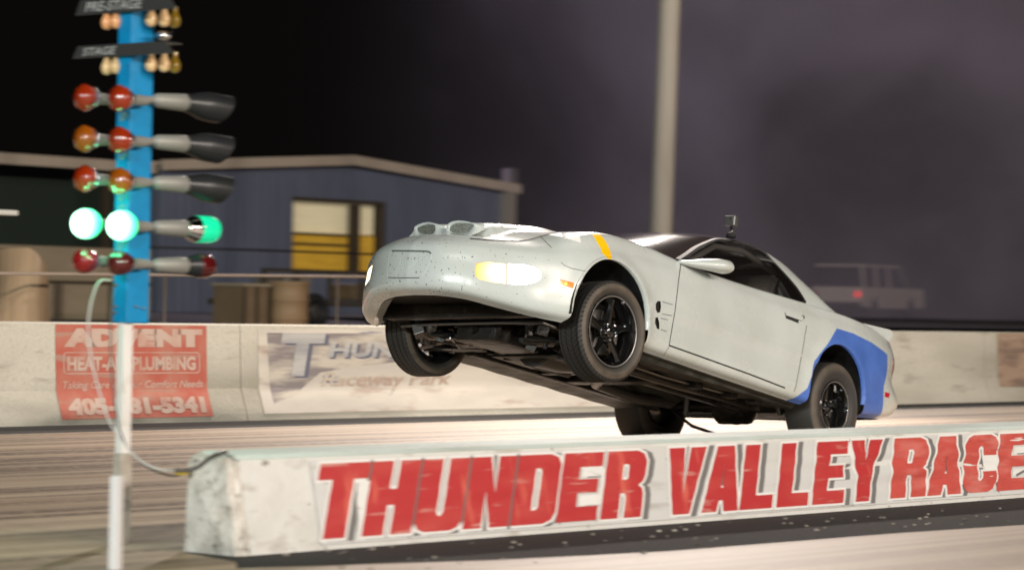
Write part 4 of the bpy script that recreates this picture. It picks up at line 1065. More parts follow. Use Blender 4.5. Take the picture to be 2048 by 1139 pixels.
def glyph_mesh(word, off):
    cu = bpy.data.curves.new('g', 'CURVE'); cu.dimensions = '2D'; cu.fill_mode = 'BOTH'; x = 0; G_ = glyphs()
    for ch in word:
        for poly in G_[ch]:
            sp_ = cu.splines.new('POLY'); sp_.points.add(len(poly)-1); sp_.use_cyclic_u = True
            # grow or shrink the outline by moving every edge along its normal
            n = len(poly); A2 = sum(poly[i][0]*poly[(i+1) % n][1]-poly[(i+1) % n][0]*poly[i][1] for i in range(n)); outer = poly is G_[ch][0]
            d_ = off*(1 if A2 > 0 else -1)*(1 if outer else -1)
            for i in range(n):
                p0, p1, p2 = poly[i-1], poly[i], poly[(i+1) % n]
                e0 = Vector((p1[0]-p0[0], p1[1]-p0[1])).normalized(); e1 = Vector((p2[0]-p1[0], p2[1]-p1[1])).normalized()
                n0 = Vector((e0.y, -e0.x)); n1 = Vector((e1.y, -e1.x)); bs = (n0+n1); bs = bs/max(.35, bs.length_squared)*2 if bs.length > 1e-6 else n0
                sp_.points[i].co = (x+p1[0]+bs.x*d_, p1[1]+bs.y*d_, 0, 1)
        x += (.92 if ch == 'W' else GW)+.028
    ob = bpy.data.objects.new('g', cu); COL.objects.link(ob); dg = bpy.context.evaluated_depsgraph_get(); dg.update()
    me = bpy.data.meshes.new_from_object(ob.evaluated_get(dg)); bpy.data.objects.remove(ob); bpy.data.curves.remove(cu)
    return me, [v.co.copy() for v in me.vertices]
def draw_word(s, pl, pr, zt, zb, sh, layers):
    """pl / pr: photo points at the word's lower left and lower right, zt / zb: face heights"""
    ua, ub = pl, pr
    outs = []
    me, co = glyph_mesh(s, 0)
    x0, x1 = min(c.x for c in co), max(c.x for c in co); y0, y1 = 0, 1; bpy.data.meshes.remove(me)
    for (name, off, dx, dy, push, m) in layers:
        b = bmesh.new()
        me, co = glyph_mesh(s, off)
        vs_ = []
        for c in co:
            u = ua+(c.x-x0)/(x1-x0)*(ub-ua); v = min(.334, max(-.012, zb+(c.y-y0)/(y1-y0)*(zt-zb)))
            u += (v-zb)*sh+dx; v += dy
            vs_.append((u, v))
        V2 = [b.verts.new((u, v, 0)) for u, v in vs_]
        for p in me.polygons:
            try: b.faces.new([V2[i] for i in p.vertices])
            except ValueError: pass
        bpy.data.meshes.remove(me)
        bmesh.ops.triangulate(b, faces=b.faces)
        for cutv in [zb-.02+i*.012 for i in range(32)]:
            bmesh.ops.bisect_plane(b, geom=list(b.verts)+list(b.edges)+list(b.faces), plane_co=(0, cutv, 0), plane_no=(0, 1, 0), dist=1e-6)
        for v in b.verts:
            v.co = near_face(v.co.x, v.co.y, .0058+push+wrinkle(v.co.x, v.co.y))
        bmesh.ops.recalc_face_normals(b, faces=b.faces)
        if sum(f.normal.y for f in b.faces) > 0: bmesh.ops.reverse_faces(b, faces=b.faces)
        add_near(name, b, m)
LAY = lambda red: [('lettering_shadow', .03, .046, -.004, .0, M_grey), ('lettering_outline', .036, 0, 0, .0012, M_outl), ('lettering', .0, 0, 0, .0024, red)]
draw_word('THUNDER', -.080, 2.145, .308, .002, .45, LAY(M_red))
draw_word('VALLEY', 2.308, 4.17, .312, .000, .45, LAY(M_red))
draw_word('RACEWAY', 4.285, 6.96, .314, .004, .45, LAY(M_redw))

# far banners
def far_pt(X, z, push=.006):
    """point on the battered face of the far barrier"""
    zz = max(z, .27)
    if z >= .27: y = 17.675+(17.70-17.675)*(z-.27)/.53
    else: y = 17.60+(17.675-17.60)*(z-.06)/.21
    return Vector((X, y-push, z))
def far_panel(root, name, X0, X1, z0, z1, m, push=.006, n=20, skew=0):
    b = bmesh.new(); V = {}
    zs_ = sorted(set([z0, z1]+[z for z in (.27,) if z0 < z < z1]+[z0+(z1-z0)*k/8 for k in range(9)]))
    for i in range(n+1):
        for j, z in enumerate(zs_): V[i,j] = b.verts.new(far_pt(X0+(X1-X0)*i/n, z, push))
    for i in range(n):
        for j in range(len(zs_)-1): b.faces.new((V[i,j], V[i+1,j], V[i+1,j+1], V[i,j+1]))
    return link_bm(name, b, m, root, True)
def far_text(root, s, X0, X1, z0, z1, m, off=.02, shear=0, push=.010, name='lettering', spacing=1.0):
    b = bmesh.new(); put_text(b, s, lambda u, v: Vector((u, v, 0)), (X0, z0, X1, z1), off, shear, 0, spacing)
    bmesh.ops.triangulate(b, faces=b.faces)
    bmesh.ops.bisect_plane(b, geom=list(b.verts)+list(b.edges)+list(b.faces), plane_co=(0, .27, 0), plane_no=(0, 1, 0), dist=1e-6)
    for v in b.verts: v.co = far_pt(v.co.x, v.co.y, push)
    bmesh.ops.recalc_face_normals(b, faces=b.faces)
    if sum(f.normal.y for f in b.faces) > 0: bmesh.ops.reverse_faces(b, faces=b.faces)
    return link_bm(name, b, m, root)
def farX(px, py): return atY(px, py, 17.68).x
M_adred = mat('faded_red_print', (.47,.115,.08), .6, noise=[((1,1,1), 3, .42, .66, (.50,.22,.16), 6), ((.4,1,4), 3, .56, .70, (.42,.26,.20), 6)])
M_adwhite = mat('faded_white_print', (.56,.42,.35), .6, noise=[((1,1,1), 5, .45, .72, (.50,.26,.20), 6)])
ad = empty('plumbing_banner', (0,0,0), 'red advert banner with white lettering for heating and plumbing on the far barrier', 'banner')
a0, a1 = farX(112,700), farX(414,700)
far_panel(ad, 'printed_sheet', a0, a1, .045, .795, M_adred)
W_ = a1-a0
far_text(ad, 'ADVENT', a0+.05*W_, a1-.03*W_, .615, .765, M_adwhite, .09)
far_text(ad, 'HEAT-AIR-PLUMBING', a0+.07*W_, a1-.08*W_, .425, .54, M_adwhite, .045)
far_text(ad, 'Taking Care of Your Comfort Needs', a0+.04*W_, a1-.03*W_, .265, .345, M_adwhite, .015, .25)
far_text(ad, '405-381-5341', a0+.05*W_, a1-.04*W_, .075, .21, M_adwhite, .07)
b = bmesh.new()          # the rounded frame round the second line
fr = []
X0, X1, z0, z1, rr = a0+.045*W_, a1-.05*W_, .40, .575, .035
for cx_, cz_, st_ in ((X1-rr, z1-rr, 0), (X0+rr, z1-rr, 90), (X0+rr, z0+rr, 180), (X1-rr, z0+rr, 270)):
    for k in range(5):
        a = R(st_+k*22.5); fr.append((cx_+rr*math.cos(a), cz_+rr*math.sin(a), math.cos(a), math.sin(a)))
o1 = [b.verts.new(far_pt(x, z, .010)) for x, z, c, s in fr]; o2 = [b.verts.new(far_pt(x-c*.012, z-s*.008, .010)) for x, z, c, s in fr]
for k in range(len(fr)): b.faces.new((o1[k], o1[(k+1) % len(fr)], o2[(k+1) % len(fr)], o2[k]))
link_bm('lettering_frame', b, M_adwhite, ad)
# mural banner
M_mural = mat('weathered_mural_print', (.56,.52,.46), .5, noise=[((.25,1,1.2), 3.2, .40, .62, (.68,.63,.55), 6), ((.5,1,2.4), 3.0, .56, .72, (.40,.30,.25), 6), ((.35,1,3), 5.0, .66, .74, (.20,.20,.30), 5)])
M_mdark = mat('mural_dark_corner', (.25,.22,.22), .5, noise=[((.4,1,2.5), 4, .42, .62, (.58,.53,.45), 6)])
M_mlet = mat('mural_letters', (.50,.49,.47), .5, noise=[((.4,1,5), 3, .45, .65, (.34,.34,.35), 4)])
M_mblue = mat('mural_letter_shadow', (.13,.14,.19), .5)
M_mred = mat('mural_red_script', (.50,.38,.31), .5, noise=[((.3,1,4), 4, .42, .6, (.60,.53,.44), 4)])
mu = empty('mural_banner', (0,0,0), 'long weathered mural banner with a big letter T behind the lifted front wheels', 'banner')
m0, m1 = farX(517,700), farX(1262,740)
far_panel(mu, 'printed_sheet', m0, m1, .055, .775, M_mural, .006, 40)
mx0, mx1 = farX(535,700), farX(665,700)
b = bmesh.new()
poly = [(farX(535,700),.74),(farX(790,700),.74),(farX(815,700),.50),(farX(700,740),.44),(farX(640,740),.40),(farX(590,740),.22),(farX(540,740),.14)]
b.faces.new([b.verts.new((x, z, 0)) for x, z in poly]); bmesh.ops.triangulate(b, faces=b.faces)
bmesh.ops.bisect_plane(b, geom=list(b.verts)+list(b.edges)+list(b.faces), plane_co=(0, .27, 0), plane_no=(0, 1, 0), dist=1e-6)
for v in b.verts: v.co = far_pt(v.co.x, v.co.y, .008)
link_bm('dark_corner', b, M_mdark, mu)
far_text(mu, 'T', farX(566,700)+.03, farX(655,700)+.03, .355, .725, M_mblue, .05, .15, .010, 'letter_shadow')
far_text(mu, 'T', farX(562,700), farX(652,700), .37, .74, M_mlet, .05, .15, .012, 'letter')
far_text(mu, 'HUNDER', farX(655,700)+.03, farX(900,700)+.03, .515, .645, M_mblue, .04, .15, .010, 'letter_shadow')
far_text(mu, 'HUNDER', farX(655,700), farX(897,700), .53, .665, M_mlet, .04, .15, .012, 'letter')
far_text(mu, 'Raceway Park', farX(640,760), farX(900,760), .24, .40, M_mred, .015, .3, .015, 'script_lettering')
rb = empty('brown_banner', (0,0,0), 'brown weathered banner cut off by the right edge of the picture', 'banner')
M_rb = mat('brown_print', (.36,.25,.18), .6, noise=[((.4,1,2.4), 4, .42, .6, (.20,.14,.11), 6), ((.4,1,3), 6, .6, .75, (.5,.42,.36), 5)])
far_panel(rb, 'printed_sheet', farX(1996,700), 39, .17, .80, M_rb)

# ================================================================== START TREE
TY = 8.9; SX, SYY = 8.42, 8.9
def tz(px, py): return atY(px, py, TY).z
T0 = atY(258, 1095, TY); tx = atY(262, 600, TY).x
tree = empty('start_light_tree', (tx, TY, 0), 'blue drag racing start light tree with rows of coloured lamps on a white post', 'light tree')
M_tblue = mat('blue_enamel', (.0,.215,.47), .4, 0, .5, .2, noise=[((1,1,1), 12, .45, .85, (.0,.17,.38), 5), ((1,1,1), 40, .70, .74, (.05,.06,.07), 3)])
M_tpost = mat('white_post_paint', (.68,.66,.64), .6, noise=[((1,1,1), 12, .55, .8, (.5,.45,.38), 6)])
M_tconc = mat('post_footing', (.40,.36,.31), .85, noise=[((1,1,1), 10, .45, .8, (.22,.17,.13), 7)])
M_socket = mat('lamp_socket_grey', (.24,.24,.22), .5, .2)
M_hood = mat('black_lamp_hood', (.022,.024,.026), .35, .3)
M_plate = mat('black_plate', (.03,.03,.03), .5); M_pltxt = mat('chalky_letters', (.35,.35,.34), .6)
def glass_lens(name, col, e, es): return mat(name, col, .10, 0, .8, .6, trans=.55)
M_lamber = glass_lens('amber_lens', (.52,.13,.005), (1,.22,.01), .22); M_lorange = glass_lens('orange_lens', (.50,.04,.005), (1,.08,.005), .25)
M_lred = glass_lens('red_globe', (.45,.01,.015), (1,.02,.02), .08); M_ldred = glass_lens('dark_red_globe', (.16,.01,.012), (1,.02,.02), .01)
M_lgreen = mat('lit_green_lamp', (.1,1,.6), .1, emit=(.50,1,.80), estr=9); M_lgreen2 = mat('green_lens', (.01,.55,.28), .15, emit=(.0,.8,.38), estr=.45)
M_bulb = mat('cream_bulb', (.62,.43,.22), .25, 0, .5, .3, emit=(1,.65,.3), estr=.04); M_bulb2 = mat('peach_bulb', (.66,.32,.14), .25, 0, .5, .3, emit=(1,.45,.2), estr=.05); M_bulb3 = mat('dark_amber_bulb', (.22,.14,.01), .2, 0, .5, .5)
ztop = tz(270, 12); zbb = tz(258, 645); sl = .0
b = bmesh.new(); box(b, (-.062,-.040, zbb), (.062,.040, ztop), 0, .004); link_bm('light_column', b, M_tblue, tree)
b = bmesh.new(); box(b, (-.055,-.020, tz(258,905)), (-.005,.020, zbb+.03), 0, .003); link_bm('post', b, M_tpost, tree)
b = bmesh.new(); box(b, (-.060,-.026, -.02), (.000,.026, tz(258,905)+.0), 0, .006); bmesh.ops.subdivide_edges(b, edges=b.edges, cuts=2, fractal=.05, seed=1); link_bm('post_footing', b, M_tconc, tree)
for (px, py) in ((237,570),(236,613),(272,613),(286,616),(231,625)):
    p = atY(px, py, TY-.042); b = bmesh.new(); bmesh.ops.create_uvsphere(b, u_segments=10, v_segments=6, radius=.007); bmesh.ops.translate(b, vec=(p.x-tx, -.042 if px > 262 else 0, p.z), verts=b.verts)
    if px <= 262: bmesh.ops.translate(b, vec=(-.064-(p.x-tx), (258-px)*.001, 0), verts=b.verts)
    link_bm('bolt_head', b, M_alu, tree)
# numbers painted down the left face (worn yellow marks)
M_wy = mat('worn_yellow_marks', (.30,.30,.10), .6)
for (py, dy) in ((235,14),(312,12),(395,12),(418,9),(492,11)):
    b = bmesh.new(); z = tz(250, py); tube(b, [(-.0635, .010, z+.012), (-.0635, -.012, z+.018), (-.0635, -.018, z+.006), (-.0635, .008, z-.016), (-.0635, .014, z-.004), (-.0635, .010, z+.012)], .0022, 5); link_bm('worn_marking', b, M_wy, tree)
def oriented(b, mtx): bmesh.ops.transform(b, matrix=mtx, verts=b.verts)
def lamp_at(px, py, dirx, lens, kind, Yoff):
    """lamp axis along +-X; (px, py) is the photo position of the lens centre"""
    p = atY(px, py, TY+Yoff); o = Vector((p.x-tx, Yoff, p.z)); s = dirx
    root = None
    b = bmesh.new(); lathe(b, [(.001,-.155),(.018,-.155),(.022,-.13),(.024,-.075),(.030,-.06),(.032,-.055)], 'X', 20)
    oriented(b, Matrix.Translation(o) @ Matrix.Scale(s, 4, (1,0,0))); bmesh.ops.recalc_face_normals(b, faces=b.faces)
    auto_smooth(link_bm('lamp_socket', b, M_socket, tree), 40)
    b = bmesh.new()
    if kind == 'jewel':
        prof = [(.030,-.055),(.040,-.035),(.052,-.018),(.0545,0),(.050,.012),(.038,.020),(.030,.024),(.026,.030),(.012,.034),(.001,.035)]
        lathe(b, prof, 'X', 10 if False else 24)
        # scalloped rim
        for v in b.verts:
            a = math.atan2(v.co.z, v.co.y); r = math.hypot(v.co.y, v.co.z)
            if r > .045: k = 1+.05*math.cos(8*a); v.co.y *= k; v.co.z *= k
    elif kind == 'globe':
        lathe(b, [(.030,-.055),(.045,-.035),(.050,-.012),(.050,.010),(.042,.026),(.026,.036),(.001,.040)], 'X', 24)
    elif kind == 'lit':
        lathe(b, [(.028,-.06),(.050,-.040),(.062,-.015),(.062,.012),(.052,.034),(.032,.048),(.001,.052)], 'X', 28)
    oriented(b, Matrix.Translation(o) @ Matrix.Scale(s, 4, (1,0,0))); bmesh.ops.recalc_face_normals(b, faces=b.faces)
    if kind == 'lit':
        lens = mat('lit_green_lamp', (.1,1,.6), .1); lamp_glow(lens, tuple(o+Vector((.02*s,0,0))), .045, .072, 5, 1.3, (.65,1,.80), (.0,.85,.28))
        gl = bpy.data.lights.new('lamp_glow', 'POINT'); gl.energy = 3.0; gl.color = (.05,1,.40); gl.shadow_soft_size = .05; go = bpy.data.objects.new('lamp_glow', gl); COL.objects.link(go); go.parent = tree; go.location = o+Vector((-.10,-.03,.0))
    auto_smooth(link_bm('lamp_lens', b, lens, tree), 60)
    b = bmesh.new(); lathe(b, [(.030,-.062),(.0335,-.060),(.043,-.036),(.040,-.033)], 'X', 24)
    oriented(b, Matrix.Translation(o) @ Matrix.Scale(s, 4, (1,0,0))); link_bm('lamp_reflector', b, M_chrome if kind != 'lit' else M_socket, tree, True)
rows_ = [(195,197,'o','o','hood'),(277,280,'a','o','hood'),(357,362,'o2','a','hood'),(447,451,'g','g','green'),(522,526,'r','dr','red')]
LM = {'o':M_lorange,'a':M_lamber,'o2':M_lorange,'g':M_lgreen,'r':M_lred,'dr':M_ldred}
for (ya, yb, ca, cb, hk) in rows_:
    lamp_at(168 if ca != 'g' else 172, ya, -1, LM[ca], 'lit' if ca == 'g' else ('jewel' if ca != 'r' else 'globe'), .115)
    lamp_at(238 if cb != 'g' else 244, yb, -1, LM[cb], 'lit' if cb == 'g' else ('jewel' if cb != 'dr' else 'globe'), -.075)
    # right hand fixture with its hood, pointing at the racers
    yc = yb+3
    p0 = atY(303, yc, TY-.06); o = Vector((p0.x-tx, -.06, p0.z))
    b = bmesh.new(); lathe(b, [(.001,-.03),(.014,-.03),(.016,0),(.012,.008),(.024,.016),(.030,.035),(.034,.115),(.036,.175),(.034,.18),(.001,.18)], 'X', 22); oriented(b, Matrix.Translation(o) @ Matrix.Rotation(R(-3), 4, 'Z')); auto_smooth(link_bm('lamp_socket', b, M_socket, tree), 40)
    o2 = o+Vector((.18, -.009, 0))
    if hk == 'hood':
        b = bmesh.new(); lathe(b, [(.034,0),(.038,.012),(.045,.05),(.056,.09),(.060,.115),(.061,.215),(.057,.215),(.056,.12),(.034,.02)], 'X', 30)
        # scoop the lower front of the hood away
        for v in b.verts:
            if v.co.x > .19: v.co.x += .03*(v.co.z/.06)
        oriented(b, Matrix.Translation(o2) @ Matrix.Rotation(R(-3), 4, 'Z') @ Matrix.Rotation(R(4), 4, 'Y')); auto_smooth(link_bm('lamp_hood', b, M_hood, tree), 40)
    elif hk == 'green':
        b = bmesh.new(); lathe(b, [(.034,0),(.040,.02),(.054,.05),(.055,.06)], 'X', 30); oriented(b, Matrix.Translation(o2)); link_bm('lamp_reflector', b, M_chrome, tree, True)
        b = bmesh.new(); lathe(b, [(.055,.060),(.057,.066),(.057,.145),(.050,.165),(.030,.178),(.001,.184)], 'X', 30); oriented(b, Matrix.Translation(o2)); link_bm('lamp_lens', b, M_lgreen2, tree, True)
    else:
        b = bmesh.new(); lathe(b, [(.034,0),(.040,.02),(.046,.06),(.048,.065)], 'X', 30); oriented(b, Matrix.Translation(o2)); link_bm('lamp_reflector', b, M_hood, tree, True)
        b = bmesh.new(); lathe(b, [(.048,.065),(.050,.075),(.050,.12),(.042,.145),(.020,.155),(.001,.156)], 'X', 30); oriented(b, Matrix.Translation(o2)); link_bm('lamp_lens', b, M_ldred, tree, True)
# stage plates with writing and bulbs
for (py, txt, x0p, x1p, hgt, yb) in ((13, 'PRE-STAGE', 162, 385, .062, 40), (103, 'STAGE', 158, 382, .050, 130)):
    zc_ = tz(270, py); k = (x1p-x0p)/2/ (0.774*490)
    yl = (266-x0p)/(.774*490); yr = (x1p-266)/(.774*490)
    b = bmesh.new(); prism(b, [(yl-.03, zc_+hgt/2), (-yr+.05, zc_+hgt/2), (-yr, zc_-hgt/2), (yl, zc_-hgt/2)], 'X', -.085, -.078); bmesh.ops.recalc_face_normals(b, faces=b.faces); pl_ = link_bm('stage_plate', b, M_plate, tree)
    b = bmesh.new(); box(b, (-.0779, -yr+.06, zc_+hgt/2-.006), (.02, yl-.04, zc_+hgt/2-.001)); link_bm('plate_top', b, M_plate, tree)
    b = bmesh.new(); put_text(b, txt, lambda u, v: Vector((-.0865, u, v)), (yl-.06, zc_-hgt*.32, yl-.06-(.34 if len(txt) > 6 else .20), zc_+hgt*.32), .01, .25); link_bm('plate_lettering', b, M_pltxt, pl_)
    for (bx, mm, Yo, yo) in ((214, M_bulb2 if py < 50 else M_bulb, .10, 6), (233, M_bulb2 if py < 50 else M_bulb, .052, 4), (302, M_bulb, -.07, 0), (328, M_bulb, -.115, 0), (349, M_bulb3, -.14, 2)):
        p = atY(bx, yb+yo, TY+Yo); b = bmesh.new()
        lathe(b, [(.001,-.030),(.012,-.027),(.020,-.018),(.0245,-.003),(.023,.010),(.017,.024),(.012,.036),(.011,.058)], 'Z', 20, (p.x-tx, Yo, p.z)); link_bm('stage_bulb', b, mm, tree, True)
p = atY(327, 72, TY-.115); b = bmesh.new(); lathe(b, [(.022,.016),(.030,.010),(.030,-.006),(.020,-.016),(.001,-.018)], 'Z', 20, (p.x-tx, -.115, p.z)); link_bm('chrome_lamp', b, M_chrome, tree, True)
# marker stub
sp = atZ(234, 1128, 0)
b = bmesh.new(); box(b, (-.022,-.018,0), (.022,.018,.345), 0, .004)
st_ = link_bm('marker_post', b, mat('stub_white', (.60,.60,.60), .55, noise=[((1,1,1), 12, .6, .8, (.5,.45,.4), 6)])); st_.location = (7.56, 8.04, 0); st_.rotation_euler = (0,0,R(20)); tag(st_, 'short white marker post in front of the light tree footing', 'post')
# cables
def cable(name, pts, r, m, label, Yf):
    P = [atY(x, y, Y) for (x, y, Y) in pts]; 
    # smooth
    A = np.array([[*p] for p in P]); Dn_ = catmull_grid(A[:, None, :].repeat(2, 1), 8, 1)[:, 0]
    b = bmesh.new(); tube(b, [Vector(q) for q in Dn_], r, 8); o = link_bm(name, b, m, None, True); return tag(o, label, 'cable')
M_cab = mat('grey_cable', (.42,.42,.40), .5); M_cabd = mat('dark_cable', (.06,.055,.05), .5)
cable('power_cable', [(222,560,8.82),(200,562,8.80),(186,590,8.78),(177,640,8.74),(180,700,8.70),(195,770,8.66),(218,840,8.62),(248,885,8.58),(280,920,8.52),(320,938,8.46),(362,940,8.42)], .0045, M_cab, 'thin grey cable looping down from the light tree to the divider wall', None)
cable('power_cable', [(228,565,8.86),(222,620,8.84),(222,720,8.80),(232,820,8.74),(250,885,8.66),(290,930,8.56),(340,950,8.48),(370,946,8.44)], .004, M_cabd, 'dark cable hanging close beside the blue column to a yellow plug', None)
cable('extension_lead', [(350,940,8.20),(375,940,8.18),(398,932,8.16),(420,915,8.17),(440,906,8.20),(452,903,8.30)], .009, M_cabd, 'thick black lead running up onto the broken end of the divider wall', None)
pp = atY(366, 943, 8.42); b = bmesh.new(); tube(b, [(-.022,.02,-.002),(.0,.0,0),(.016,-.016,.003)], [.009,.013,.010], 12); pl_ = link_bm('yellow_plug', b, mat('yellow_rubber', (.75,.55,.05), .5), None, True); pl_.location = pp; tag(pl_, 'small yellow plug joining the cables in front of the wall end', 'plug')

# ================================================================== BACKGROUND
# pole across the track
PB = atY(1316, 640, 30); gz = ground_z(30)
M_pole = mat('pale_pole', (.50,.44,.37), .7, noise=[((1,1,.1), 6, .45, .8, (.40,.34,.28), 5)])
pole = empty('floodlight_pole', (40.68, 30, gz), 'tall pale floodlight pole rising behind the coupe roof', 'pole')
b = bmesh.new(); tube(b, [(-.10,0,-.1), (.36,0,13.2)], [.195,.17], 24); link_bm('mast', b, M_pole, pole, True)
b = bmesh.new(); box(b, (-.9,-.06,12.9), (1.6,.06,13.02)); link_bm('crossarm', b, M_pole, pole)
for dx in (-.8, 0, .9, 1.5):
    b = bmesh.new(); lathe(b, [(.02,-.1),(.14,-.06),(.26,.12),(.27,.16)], 'Z', 20); oriented(b, Matrix.Translation((dx,-.2,13.15)) @ Matrix.Rotation(R(-120), 4, 'X')); link_bm('lamp_housing', b, M_alu, pole, True)
# blue shed
YB = 50; gB = ground_z(YB)
def bp(px, py): p = atY(px, py, YB); return p.x, p.z
shed = empty('blue_shed', (54.5, YB, gB), 'blue corrugated metal shed with pale roof trim and a lit yellow opening', 'building')
M_shed = mat('blue_corrugated_metal', (.135,.155,.215), .5, .1, noise=[((1,1,.3), 1.5, .4, .7, (.11,.125,.175), 4)])
def corr(m):
    nt = m.node_tree; b_ = nt.nodes['Principled BSDF']; t = nt.nodes.new('ShaderNodeTexCoord'); wv = nt.nodes.new('ShaderNodeTexWave'); wv.inputs['Scale'].default_value = 1.1; wv.bands_direction = 'X'
    nt.links.new(t.outputs['Object'], wv.inputs['Vector']); bp_ = nt.nodes.new('ShaderNodeBump'); bp_.inputs['Strength'].default_value = .35; bp_.inputs['Distance'].default_value = .05
    nt.links.new(wv.outputs['Fac'], bp_.inputs['Height']); nt.links.new(bp_.outputs[0], b_.inputs['Normal'])
corr(M_shed)
M_trim = mat('tan_roof_trim', (.46,.38,.30), .6, noise=[((1,1,1), 1.5, .4, .8, (.38,.31,.24), 4)])
xl, xr_, xp = 48.2-54.5, 60.8-54.5, 0; ze = 4.18-gB; zp = 4.60-gB
ox0, oz1 = bp(587,398); ox1, _ = bp(765,404); _, oz0 = bp(600,538); ox0 -= 54.5; ox1 -= 54.5; oz1 -= gB; oz0 -= gB
b = bmesh.new()
def q(bm_, pts, mi=0):
    f = bm_.faces.new([bm_.verts.new(p) for p in pts]); f.material_index = mi
def zroof(x): return ze+(zp-ze)*(1-abs(x)/6.3)
q(b, [(xl,0,0),(ox0,0,0),(ox0,0,zroof(ox0)),(xl,0,ze)]); q(b, [(ox1,0,0),(xr_,0,0),(xr_,0,ze),(ox1,0,zroof(ox1))])
q(b, [(ox0,0,oz1),(ox1,0,oz1),(ox1,0,zroof(ox1)),(0,0,zp),(ox0,0,zroof(ox0))] if ox0 < 0 < ox1 else [(ox0,0,oz1),(ox1,0,oz1),(ox1,0,zroof(ox1)),(ox0,0,zroof(ox0))])
q(b, [(ox0,0,0),(ox1,0,0),(ox1,0,oz0),(ox0,0,oz0)])
q(b, [(xl,0,0),(xl,0,ze),(xl,14,ze),(xl,14,0)]); q(b, [(xr_,0,0),(xr_,14,0),(xr_,14,ze),(xr_,0,ze)])
link_bm('wall', b, M_shed, shed)
b = bmesh.new()
prism(b, [(xl-.25, ze-.02), (0, zp), (xr_+.25, ze-.02), (xr_+.25, ze+.05), (0, zp+.07), (xl-.25, ze+.05)], 'Y', -.28, 14.2); bmesh.ops.recalc_face_normals(b, faces=b.faces); link_bm('roof', b, M_trim, shed)
b = bmesh.new()
prism(b, [(xl-.27, ze-.16), (0, zp-.14), (xr_+.27, ze-.16), (xr_+.27, ze+.08), (0, zp+.10), (xl-.27, ze+.08)], 'Y', -.34, -.285); bmesh.ops.recalc_face_normals(b, faces=b.faces); link_bm('roof_trim', b, M_trim, shed)
b = bmesh.new(); box(b, (xr_-.22,-.30,0), (xr_+.10,-.02,ze-.1)); link_bm('downpipe', b, mat('tan_downpipe', (.26,.23,.19), .6), shed)
b = bmesh.new(); box(b, (xr_-.05,-.2,ze+.05), (xr_+.30,.10,ze+.50), 0, .03); link_bm('roof_vent', b, mat('grey_vent', (.10,.09,.09), .6), shed)
# inside the opening: wall and cabinet glow in place of room light
M_in1 = mat('glow_cream_wall', (.75,.68,.45), .7, emit=(.95,.80,.50), estr=.22, noise=[((.4,1,3), 3, .4, .7, (.70,.60,.38), 4)]); M_in2 = mat('glow_yellow_cabinet', (.65,.40,.05), .6, emit=(.75,.40,.02), estr=.15, noise=[((.5,1,3), 3, .4, .7, (.50,.28,.03), 4)])
zm = bp(600,463)[1]-gB; mxa, mxb = bp(703,460)[0]-54.5, bp(718,460)[0]-54.5
b = bmesh.new(); box(b, (ox0, .30, zm), (ox1, .34, oz1)); link_bm('glow_wall', b, M_in1, shed)
b = bmesh.new(); box(b, (ox0+.12, .18, oz0), (ox1-.1, .28, zm-.03)); link_bm('yellow_cabinet', b, M_in2, shed)
M_fr = mat('dark_brown_frame', (.05,.035,.02), .6)
b = bmesh.new(); box(b, (ox0-.05,-.05,oz1-.04), (ox1+.05,.1,oz1+.06)); box(b, (mxa,-.04,oz0), (mxb,.12,oz1-.05)); box(b, (ox1-.10,-.05,oz0), (ox1+.05,.1,oz1-.05)); box(b, (ox0,.12,zm-.07), (mxa-.01,.16,zm-.02)); 
z7 = bp(650,488)[1]-gB; box(b, (ox0+.1,.12,z7-.04), (mxa-.01,.16,z7+.02)); link_bm('window_frame', b, M_fr, shed)
b = bmesh.new(); zs_ = bp(700,540)[1]-gB; box(b, (ox0,-.10,oz0-.08), (ox1,.02,oz0-.005)); link_bm('window_sill', b, M_trim, shed)
# open shelter to the left with pale fascia
M_dark = mat('green_shade_wall', (.012,.022,.014), .7); M_tan = mat('tan_cladding', (.30,.245,.165), .7, noise=[((.3,1,1), 2, .4, .7, (.24,.19,.125), 5)])  # back wall colour holds the shelter's shade and a green glow
sh2 = empty('open_shelter', (42, YB, gB), 'dark open shelter with a pale fascia left of the blue shed', 'shelter')
zf = bp(100,322)[1]-gB
b = bmesh.new(); box(b, (-12,-.1,zf-.13), (6.0,0,zf+.11)); link_bm('fascia', b, M_trim, sh2)
b = bmesh.new(); box(b, (-12,.002,zf), (6.0,9,zf+.10)); link_bm('roof', b, M_trim, sh2)
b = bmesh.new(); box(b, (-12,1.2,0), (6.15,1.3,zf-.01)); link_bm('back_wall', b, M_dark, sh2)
for x in (-10,-5.2,-.3,4.6):
    b = bmesh.new(); box(b, (x-.07,.05,0), (x+.07,.19,zf-.01)); link_bm('post', b, M_fr, sh2)
# low tan wall in front of it
lw = empty('tan_wall', (32, 42, ground_z(42)), 'low tan panel wall behind the far barrier at the left', 'wall')
def wp(px, py, Y): p = atY(px, py, Y); return p.x-32, p.z-ground_z(42)
zt_ = wp(100,492,42)[1]; xR = wp(300,560,42)[0]; zt2 = wp(100,562,42)[1]
b = bmesh.new(); box(b, (-8,0,-.1), (xR,.1,zt_)); link_bm('panel', b, M_tan, lw)
b = bmesh.new(); box(b, (-8,-.06,zt2-.03), (xR,-.005,zt2+.02)); link_bm('rail', b, M_fr, lw)
for px in (20,112,222):
    x = wp(px, 600, 42)[0]; b = bmesh.new(); box(b, (x-.08,-.08,-.1), (x+.08,-.004,zt2-.035)); link_bm('batten', b, mat('brown_batten', (.10,.075,.05), .7), lw)
